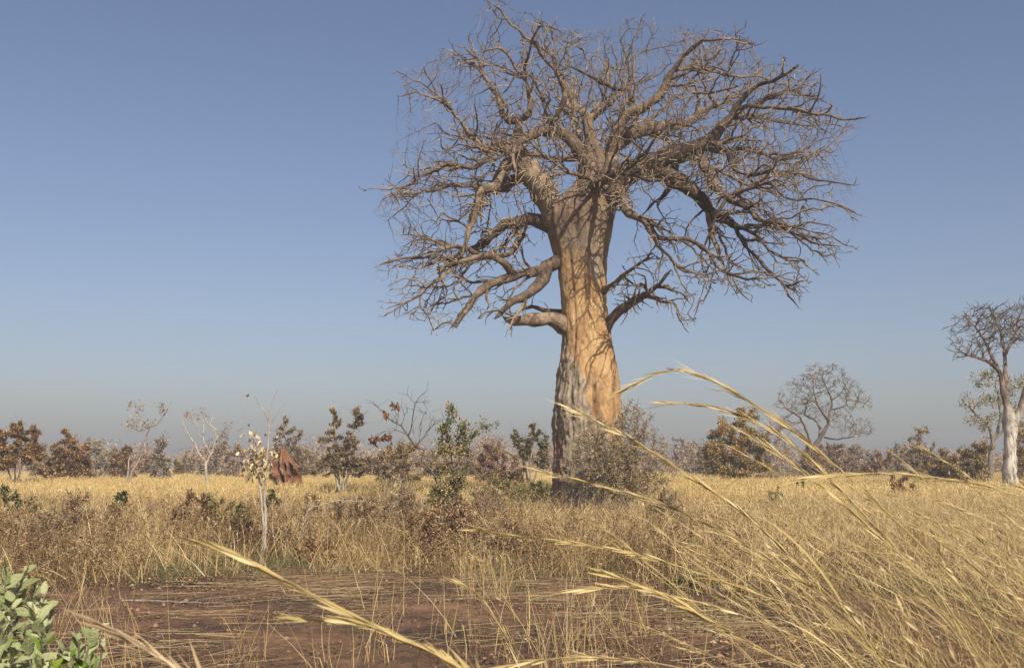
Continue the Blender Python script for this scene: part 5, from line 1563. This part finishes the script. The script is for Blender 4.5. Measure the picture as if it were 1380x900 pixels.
    w = .36 + 1.0 * np.exp(-((XY[:, 1] - 7.6) / 1.1) ** 2) + .55 * np.exp(-((XY[:, 0] - .25) / 1.3) ** 2) + .5 * np.exp(-((XY[:, 1] - 8.3) / 1.0) ** 2) + .6 * np.exp(-((XY[:, 0] - 1.9) / 1.0) ** 2)
    w = w * np.clip(.7 + nz(XY, .7, 2.2) * 1.3, .1, 1.3) + .9 / (1 + np.exp((XY[:, 0] + 0.40 * XY[:, 1]) * 3))
    w = np.where((XY[:, 0] < -.8) & (XY[:, 0] > -.36 * XY[:, 1]) & (XY[:, 1] > 9.2), w * .45, w)
    keep = rng.random(len(XY)) < w
    scatter('dead_stems', 'sparse dead straw stems standing on the bare soil', 'grass', XY[keep], rng, ps + pb, (.8, 1.25), .15)
    # straw lying on the soil
    def lying(n, R, ln):
        a = rng.normal(0, .75, n)
        c = np.column_stack([rng.normal(0, R, n), rng.normal(0, R * .45, n), rng.uniform(.008, .05, n)])
        L = rng.uniform(*ln, n)
        t = np.linspace(-.5, .5, 4)
        d = np.column_stack([np.cos(a), np.sin(a), rng.normal(0, .03, n)])
        P = c[:, None, :] + d[:, None, :] * (L[:, None] * t)[:, :, None] + np.column_stack([-np.sin(a), np.cos(a), np.zeros(n)])[:, None, :] * (rng.normal(0, .12, n)[:, None] * L[:, None] * t ** 2)[:, :, None]
        tb = Tubes()
        for q in range(n):
            tb.add(P[q], rng.uniform(.0022, .0045) * np.array([1, 1, .9, .6]), 3, np.clip(rng.normal(.6, .28), 0, 1))
        return tb.arrays()
    pd = [proto('lying_straw_%s' % c, lying(n_, .5, (.15, .8)), M['litter']) for c, n_ in zip('abcd', (10, 16, 24, 14))]
    XY = spread(6, 17, 3.4, rng, .55, 1)
    dn = nz(XY, .5, 4.4) + .5 * nz(XY, 1.7, 8)
    band = .3 * np.exp(-((XY[:, 1] - 12.9) / .35) ** 2) * (XY[:, 0] < -2) + .7 * np.exp(-((XY[:, 1] - 8.6) / .8) ** 2) + .5 * np.exp(-((XY[:, 1] - 15.6) / .8) ** 2)
    keep = rng.random(len(XY)) < np.clip(.20 + dn * .9 + band * .8, .06, 1)
    scatter('straw_litter', 'fallen straw lying on the bare red brown soil', 'litter', XY[keep], rng, pd, (.7, 1.2), .02, rotz=rng.normal(0, .35, keep.sum()))
    # clods and grit
    def clods(n, R):
        VV, FF = [], []
        for _ in range(n):
            c = np.array([rng.normal(0, R), rng.normal(0, R), 0.0])
            s_ = rng.gamma(1.2, .005) + .003
            v = np.array([(1, 0, 0), (-1, 0, 0), (0, 1, 0), (0, -1, 0), (0, 0, .7), (0, 0, -.5), (.6, .6, .4), (-.6, -.6, .4)]) * rng.uniform(.6, 1.2, (8, 3)) * s_
            k = sum(len(x) for x in VV)
            VV.append(v + c)
            FF.append(np.array([(6, 4, 2), (6, 2, 0), (6, 0, 4), (7, 4, 1 + 2), (7, 3, 1), (7, 1, 4), (4, 1, 2), (0, 3, 4), (2, 5, 0), (0, 5, 3), (3, 5, 1), (1, 5, 2)]) + k)
        return np.concatenate(VV), [np.concatenate(FF)], np.repeat(rng.random(n), 8)
    M['clod'] = mat_leaf('clod', [(0, (0.043, 0.027, 0.021)), (.5, (0.145, 0.078, 0.049)), (1, (0.255, 0.153, 0.098))], 0, .95)
    pc = [proto('clod_patch_%s' % c, clods(90, .35), M['clod']) for c in 'abc']
    XY = spread(6, 18, 4.5, rng, .55, 1)
    keep = (XY[:, 1] < edge_y(XY[:, 0]) + 1) & (nz(XY, .8, 6.6) > -.25)
    scatter('soil_clods', 'small crumbs and clods on the bare red brown soil', 'clods', XY[keep], rng, pc, (.7, 1.5), .02)
    # dead leaves and small crumbs on the soil
    def leaves_down(n, R):
        c = np.column_stack([rng.normal(0, R, n), rng.normal(0, R, n), rng.uniform(.012, .03, n)])
        ll = rng.uniform(.02, .07, n)
        V, F = leaf_quads(c, np.column_stack([rng.normal(0, 1, n), rng.normal(0, 1, n), rng.normal(0, .25, n)]), np.array([0, 0, 1]) + rng.normal(0, .35, (n, 3)), ll, ll * .55, .35)
        return V, [F], np.repeat(np.clip(rng.normal(.45, .3, n), 0, 1), 4)
    pv = [proto('fallen_leaves_%s' % c, leaves_down(40, .45), M['litter']) for c in 'abc']
    XY = spread(6, 18, 1.7, rng, .55, 1)
    e = edge_y(XY[:, 0])
    keep = rng.random(len(XY)) < np.clip(.15 + .9 * np.exp(-((XY[:, 1] - e) / .9) ** 2) + .4 * (XY[:, 0] > 1.5), 0, 1)
    scatter('leaf_litter', 'dead leaves fallen along the edge of the bare soil', 'litter', XY[keep], rng, pv, (.8, 1.3), .03)
    # fine leaning grass in the right foreground
    pn = [proto('leaning_tuft_%s' % c, blades(26, .30, (.5, 1.15), .16, .12, .005, 5, rng, (-.62, -.05), .06, broken=.12, tint=(.62, .22)), M['straw']) for c in 'abcd']
    XY = spread(4.6, 13, 5.0, rng, .60, 1)
    x_px = 690 + XY[:, 0] / XY[:, 1] * 1400
    pr = 1 / (1 + np.exp(-(x_px - 1190) / 85))
    keep = (rng.random(len(XY)) < pr * np.clip(.75 + nz(XY, .6, 14.0) * 1.6, .1, 1.2) * np.where(XY[:, 1] > 9, .5, .75))
    scatter('leaning_grass', 'fine straw grass blown to the left in the right foreground', 'grass', XY[keep], rng, pn, (.75, 1.1), .05, rotz=rng.normal(0, .3, keep.sum()))
build_grass()

# ------------------------------------------------------------------ tall grass stalks close to the camera
def stalk_parts(Q, r0, r1, head, rng, spikes=46, blade=1, spread_=.08, slen=(.05, .11)):
    """meshes for one stalk along Q (n,3): stem, seed head, leaf blade"""
    n = len(Q)
    seg = np.linalg.norm(np.diff(Q, axis=0), axis=1)
    s = np.concatenate([[0], np.cumsum(seg)]) / seg.sum()
    tb = Tubes()
    tb.add(Q, (r0 + (r1 - r0) * s) * .70 * (1 + .35 * (np.abs(((s * 9) % 1) - .5) < .06)), 6, float(np.clip(rng.normal(.5, .16), 0, 1)))
    stem = tb.arrays()
    hd = None
    if head > 0:
        u = 1 - head * rng.random(spikes) ** 1.0
        pos = np.column_stack([np.interp(u, s, Q[:, c]) for c in range(3)])
        d = unit(np.column_stack([np.interp(np.minimum(1, u + .02), s, Q[:, c]) - np.interp(u - .02, s, Q[:, c]) for c in range(3)]))
        D = unit(d + rng.normal(0, spread_, (spikes, 3)) + np.array([0, 0, -.05]))
        ll = rng.uniform(*slen, spikes)
        V, F = leaf_quads(pos, D, rng.normal(0, 1, (spikes, 3)), ll, ll * .075, .2)
        m2 = int(spikes * 1.3)
        u2 = 1 - head * 1.1 * rng.random(m2)
        p2 = np.column_stack([np.interp(u2, s, Q[:, c]) for c in range(3)])
        d2 = unit(np.column_stack([np.interp(np.minimum(1, u2 + .02), s, Q[:, c]) - np.interp(u2 - .02, s, Q[:, c]) for c in range(3)]))
        l2 = rng.uniform(.05, .11, m2)
        V2, F2 = leaf_quads(p2, unit(d2 + rng.normal(0, spread_ * 2.0, (m2, 3)) + np.array([-.1, 0, -.06])), rng.normal(0, 1, (m2, 3)), l2, l2 * .018, .1)
        hd = (np.concatenate([V, V2]), [np.concatenate([F, F2 + len(V)])], np.repeat(np.clip(rng.normal(.62, .2, spikes + m2), 0, 1), 4))
    bl = []
    for _ in range(blade):
        k = int(rng.integers(int(n * .15), int(n * .6)))
        d = unit(Q[min(n - 1, k + 1)] - Q[k])
        d = unit(d + rng.normal(0, .16, 3))
        L = rng.uniform(.3, .6)
        t = np.linspace(0, 1, 7)
        P = Q[k] + d * (L * t)[:, None] + np.array([-.12, 0, -.42]) * (L * t ** 2)[:, None] * rng.uniform(.1, .7)
        sd = unit(np.cross(d, rng.normal(0, 1, 3)))
        w = .0048 * np.sin(np.pi * np.clip(t * .9 + .1, 0, 1))[:, None]
        V = np.stack([P - sd * w, P + sd * w], 1).reshape(-1, 3)
        i = np.arange(6) * 2
        bl.append((V, [np.stack([i, i + 1, i + 3, i + 2], 1)], np.full(14, float(np.clip(rng.normal(.45, .2), 0, 1)))))
    return stem, hd, bl

def make_stalk(Q, label, group, rng, r0=.0035, r1=.0014, head=.35, spikes=46, blade=1, cat='grass stalk', spread_=.08, slen=(.05, .11), mat='stalk'):
    b = Q[0]
    root = thing('grass_stalk', b, label, cat, group)
    stem, hd, bl = stalk_parts(Q - b, r0, r1, head, rng, spikes, blade, spread_, slen)
    obj('stem', raw_mesh('stem', stem[0], stem[1], {'tint': stem[2]}, True), M[mat], root)
    if hd:
        tag(obj('seed_head', raw_mesh('seed_head', hd[0], hd[1], {'tint': hd[2]}), M[mat], root), kind='stuff')
    for x in bl:
        obj('blade', raw_mesh('blade', x[0], x[1], {'tint': x[2]}), M[mat], root)
    return root

def down_to_ground(pts, Y, dx=.35):
    """carry a traced stalk on from its lowest traced point to the soil"""
    p = [at(x, y, Y + d) for x, y, d in pts]
    e, d = p[0], unit(p[0] - p[1])
    g = e.copy()
    g[0] += dx
    g[2] = gz(g[0], g[1]) - .02
    return smooth_poly(np.array([g, (g * .45 + e * .55) + d * .05] + p), .05)

def traced_stalks():
    rng = np.random.default_rng(31)
    T = [
     ('tallest arching grass stalk, its drooping plume against the sky right of the baobab', 3.0, .55, [(1330, 845, 0), (1260, 755, 0), (1195, 690, 0), (1140, 640, 0), (1085, 592, 0), (1030, 553, 0), (985, 525, 0), (945, 506, 0), (915, 497, 0), (892, 503, 0), (868, 512, 0), (842, 524, 0)], dict(r0=.0048, r1=.0016, head=.34, spikes=70, spread_=.065)),
     ('second arching grass stalk just under the tallest one', 3.1, .55, [(1300, 850, 0), (1225, 760, 0), (1160, 688, 0), (1110, 636, 0), (1060, 592, 0), (1010, 565, 0), (975, 551, 0), (930, 543, 0), (900, 545, 0)], dict(r0=.0045, r1=.0016, head=.36, spikes=64, spread_=.065)),
     ('long level grass stalk crossing in front of the white trunk with a green foot', 2.8, .4, [(1420, 690, 0), (1372, 668, 0), (1335, 656, 0), (1290, 647, 0), (1240, 640, 0), (1195, 637, 0), (1150, 638, 0), (1105, 641, 0), (1080, 644, 0)], dict(r0=.0036, r1=.0014, head=.6, spikes=60, spread_=.065)),
     ('grass stalk whose tip lies across the foot of the baobab trunk', 3.2, .5, [(1180, 880, 0), (1085, 770, 0), (1000, 690, 0), (935, 645, 0), (885, 612, 0), (840, 585, 0), (800, 566, 0), (772, 553, 0)], dict(r0=.0042, r1=.0014, head=.36, spikes=64, spread_=.065)),
     ('grass stalk pointing flat to the left below the bush at the baobab foot', 3.3, .6, [(1170, 860, 0), (1070, 775, 0), (985, 722, 0), (920, 690, 0), (860, 668, 0), (800, 651, 0), (745, 640, 0), (700, 618, 0)], dict(r0=.0042, r1=.0013, head=.42, spikes=64, spread_=.065)),
     ('grass stalk reaching furthest left over the straw below the baobab', 3.6, .6, [(1120, 850, 0), (1020, 800, 0), (940, 771, 0), (880, 752, 0), (820, 738, 0), (760, 729, 0), (700, 722, 0), (650, 714, 0)], dict(r0=.0036, r1=.0012, head=.4, spikes=56)),
     ('straight grass stalk slanting down over the bare soil right of centre', 3.0, .5, [(1120, 935, 0), (1040, 882, 0), (970, 842, 0), (915, 812, 0), (868, 790, 0), (821, 774, 0)], dict(r0=.004, r1=.0015, head=.3, spikes=40)),
     ('thin grass stalk running level over the bare soil right of centre', 3.4, .7, [(1150, 905, 0), (1060, 852, 0), (980, 822, 0), (910, 803, 0), (850, 793, 0), (780, 794, 0), (720, 806, 0)], dict(r0=.0034, r1=.0012, head=.3, spikes=40)),
     ('thick feathery grass plume slanting across the bare soil at the bottom centre', 2.0, .45, [(665, 935, 0), (620, 899, 0), (560, 868, 0), (492, 836, 0), (430, 805, 0), (385, 782, 0), (345, 760, 0), (312, 745, 0), (292, 738, 0)], dict(r0=.0046, r1=.0020, head=.38, spikes=70, spread_=.04, blade=0)),
     ('short side stalk ending left of the thick feathery plume', 2.05, .55, [(640, 930, 0), (565, 872, 0), (520, 848, 0), (480, 840, 0), (440, 836, 0), (398, 831, 0)], dict(r0=.003, r1=.0015, head=.45, spikes=50, spread_=.05, blade=0)),
     ('blurred brown grass plume at the bottom left beside the leafy sprig', 1.7, .35, [(285, 940, 0), (238, 900, 0), (205, 876, 0), (178, 862, 0), (150, 850, 0)], dict(r0=.0034, r1=.0014, head=.6, spikes=90, spread_=.10, blade=0, mat='brown_stalk')),
     ('grass stalk arched flat along the bottom edge right of centre', 2.6, .5, [(985, 918, 0), (930, 902, 0), (880, 892, 0), (825, 887, 0), (770, 885, 0), (720, 889, 0), (672, 900, 0)], dict(r0=.003, r1=.0014, head=.2, spikes=20, blade=0)),
     ('upright leaning grass stalk on the bare soil just right of the thick plume', 5.2, .12, [(708, 915, 0), (694, 880, 0), (676, 846, 0), (656, 815, 0), (634, 793, 0), (615, 784, 0)], dict(r0=.0042, r1=.002, head=.35, spikes=40, spread_=.08)),
     ('green tinged grass stalk rising steeply behind the tallest arching stalk', 3.5, .55, [(1265, 800, 0), (1210, 745, 0), (1150, 690, 0), (1090, 640, 0), (1042, 606, 0), (1000, 580, 0)], dict(r0=.004, r1=.0016, head=.3, spikes=50, spread_=.065)),
    ]
    for label, Y, dx, pts, kw in T:
        make_stalk(down_to_ground(pts, Y, dx), label, None, rng, **kw)
traced_stalks()

def upright_stalks():
    rng = np.random.default_rng(63)
    lab, grp = 'thin dead straw stalk standing upright on the bare red brown soil', 'upright dead stalks on the bare soil'
    for Y, pts in ((12.2, [(492, 826), (480, 782), (468, 742), (455, 712), (441, 694)]), (12.4, [(502, 822), (506, 790), (511, 760), (516, 733)]), (12.2, [(508, 822), (509, 780), (508, 745)]),
                   (12.6, [(563, 816), (566, 785), (565, 752), (560, 736)]), (11.6, [(545, 742), (545, 712), (541, 690)]), (11, [(700, 872), (694, 838), (685, 800), (680, 750)]), (9.6, [(715, 884), (712, 850), (708, 800)]),
                   (9.6, [(722, 886), (708, 850), (690, 822), (672, 806)]), (9.4, [(838, 884), (826, 850), (815, 815), (806, 790)]), (9.4, [(846, 886), (842, 850), (835, 818)]), (10, [(866, 880), (862, 840), (857, 798)]),
                   (8.9, [(604, 905), (602, 862), (600, 846)]), (8.9, [(628, 908), (628, 870), (626, 850)]), (12, [(104, 826), (110, 790), (116, 755)]), (10.6, [(188, 846), (178, 826), (168, 812)]), (10.2, [(530, 846), (528, 815), (531, 790)])):
        p = [at(x, y, Y) for x, y in pts]
        g = p[0].copy()
        g[2] = gz(g[0], g[1]) - .02
        Q = smooth_poly(np.array([g] + p[(1 if abs(p[0][2] - g[2]) < .12 else 0):]), .06)
        Q[1:] += rng.normal(0, .004, (len(Q) - 1, 3))
        make_stalk(Q, lab, grp, rng, r0=.0062, r1=.0034, head=.12, spikes=6, blade=int(rng.integers(0, 2)), slen=(.04, .08))
    for lab2, Y, pts, r, mt in (
            ('pale arching dead branch in the tangle right of the sapling', 18.4, [(398, 712), (412, 694), (432, 681), (458, 675), (492, 676)], .016, 'bark_pale'),
            ('dark crooked dead stick standing right of the sapling', 17.9, [(417, 742), (416, 718), (411, 702), (404, 698)], .018, 'twig_dark'),
            ('short white dead stick in the straw left of the green shrub', 20.5, [(573, 684), (569, 676), (565, 668)], .018, 'bark_pale'),
            ('slanting dark dead branch right of the green shrub', 20, [(630, 720), (645, 690), (655, 668), (664, 655)], .014, 'twig_dark'),
            ('long pale fallen stalk lying on the bare soil, left of centre', 12.8, [(165, 806), (215, 804), (262, 806), (312, 807)], .010, 'twig_grey')):
        p = np.array([at(x, y, Y) for x, y in pts])
        if 'fallen' in lab2:
            p[:, 2] = gz(p[:, 0], p[:, 1]) + .03
        else:
            p[0, 2] = gz(p[0, 0], p[0, 1]) - .05
        Q = smooth_poly(p, .06)
        Q[1:] += rng.normal(0, .003 if 'fallen' in lab2 else .012, (len(Q) - 1, 3))
        tb = Tubes()
        tb.add(Q, np.linspace(r, r * .45, len(Q)), 6, .6)
        for k in range(2, len(Q) - 1, 3):
            d = unit(Q[k + 1] - Q[k] + rng.normal(0, .08, 3))
            tb.add([Q[k], Q[k] + d * .07, Q[k] + unit(d + rng.normal(0, .5, 3)) * .17], [r * .5, r * .4, r * .2], 4, .5)
        tag(tb.build('dead_branch', M[mt], None, Q[0]), lab2, 'dead branch').location = Q[0]
upright_stalks()

def stalk_fan():
    rng = np.random.default_rng(99)
    kinds = []
    for k in range(16):
        L = rng.uniform(2.0, 2.7)
        a0, a1 = math.radians(rng.uniform(30, 42)), math.radians(rng.uniform(50, 76))
        n = 42
        p = np.zeros(3)
        Q = [p.copy()]
        yaw = 0
        for i in range(n):
            t = i / n
            a = a0 + (a1 - a0) * t ** 1.8
            yaw += rng.normal(0, .012)
            p = p + np.array([-math.sin(a) * math.cos(yaw), math.sin(a) * math.sin(yaw), math.cos(a)]) * L / n
            Q.append(p.copy())
        kinds.append((np.array(Q), rng.uniform(.0018, .0036)))
    lab = 'tall straw grass stalk blown to the left in the right foreground'
    grp = 'tall grass stalks leaning left in the right foreground'
    protos = []
    spots = []
    while len(spots) < 270:
        Y = rng.uniform(3.2, 7.4)
        px = rng.uniform(1180, 2050)          # where the root would stand across the view
        x = (px - 690) / 1400 * Y
        if rng.random() > np.clip((px - 1170) / 360, 0, 1):
            continue
        spots.append((x, Y))
    for i, (x, Y) in enumerate(spots):
        if i < len(kinds):
            Q, r = kinds[i]
            root = make_stalk(Q, lab, grp, rng, r0=r, r1=r * .42, head=rng.uniform(.20, .32), spikes=18, blade=int(rng.integers(0, 3)), spread_=.05, slen=(.035, .07))
            protos.append((root, list(root.children)))
            o = root
        else:
            src, kids = protos[int(rng.integers(len(protos)))]
            o = src.copy()
            C.objects.link(o)
            for ch in kids:
                c = ch.copy()
                C.objects.link(c)
                c.parent = o
        s = rng.uniform(.66, 1.0)
        o.location = (x, Y, gz(x, Y) - .02)
        o.rotation_euler = (rng.normal(0, .06), rng.normal(0, .08), rng.normal(0, .22))
        o.scale = (s, s, s)
stalk_fan()

# ------------------------------------------------------------------ far wood on the horizon
def far_wood():
    rng = np.random.default_rng(55)
    tb = Tubes()
    pos = []
    for _ in range(420):
        Y = rng.uniform(112, 240)
        x = rng.uniform(-.56, .56) * Y
        px_ = 690 + x / Y * 1400
        if 222 < px_ < 246 or 422 < px_ < 436:
            continue
        H = rng.uniform(2.2, 6.0) * (.75 + .5 * (mnoise.noise(Vector((x * .03, 1.7, 0))) + .4))
        W = rng.uniform(1.2, 3.4)
        z = gz(x, Y)
        for q in range(4):
            e = np.array([x + rng.normal(0, W * .4), Y, z + H * rng.uniform(.5, .9)])
            tb.add([(x, Y, z - .1), ((x + e[0]) / 2, Y, z + H * .35), tuple(e)], [.07, .05, .02], 3, .5)
        n = 260
        d = unit(rng.normal(0, 1, (n, 3))) * (rng.random(n) ** .4)[:, None]
        pos.append(np.array([x, Y, z + H * .52]) + d * np.array([W, W * .8, H * .48]) * rng.uniform(.7, 1.05, (n, 1)))
    pos = np.concatenate(pos)
    n = len(pos)
    ll = rng.uniform(.2, .5, n)
    w = tb.arrays()
    V, F = leaf_quads(pos, rng.normal(0, 1, (n, 3)) + np.array([0, 0, .4]), rng.normal(0, 1, (n, 3)), ll, ll * .5, .3)
    me = raw_mesh('far_wood', np.concatenate([w[0], V]), w[1] + [F + len(w[0])], {'tint': np.concatenate([w[2], np.clip(rng.normal(.5, .25, n * 4), 0, 1)])})
    tag(obj('far_wood', me, M['leaf_greybrown']), 'far low scrub making a thin grey line at the horizon', 'scrub', None, 'stuff')
far_wood()

# ------------------------------------------------------------------ haze in the air
def haze():
    x, y0, y1, z0, z1 = 700, -60, 720, -1.3, 21.5
    V = np.array([(sx * x, y, z) for z in (z0, z1) for y in (y0, y1) for sx in (-1, 1)], float)
    F = np.array([(0, 2, 3, 1), (4, 5, 7, 6), (0, 1, 5, 4), (2, 6, 7, 3), (0, 4, 6, 2), (1, 3, 7, 5)])
    me = raw_mesh('haze', V, [F])
    m = bpy.data.materials.new('haze')
    m.use_nodes = True
    t = m.node_tree
    for n in list(t.nodes):
        if n.type == 'BSDF_PRINCIPLED':
            t.nodes.remove(n)
    pv = t.nodes.new('ShaderNodeVolumePrincipled')
    pv.inputs['Density'].default_value = 0.0016
    pv.inputs['Color'].default_value = (0.535, 0.56, 0.615, 1)
    pv.inputs['Anisotropy'].default_value = 0.0
    t.links.new(pv.outputs[0], t.nodes['Material Output'].inputs['Volume'])
    tag(obj('haze', me, m), 'thin pale dust haze hanging in the air over the plain', 'haze', None, 'stuff')
haze()
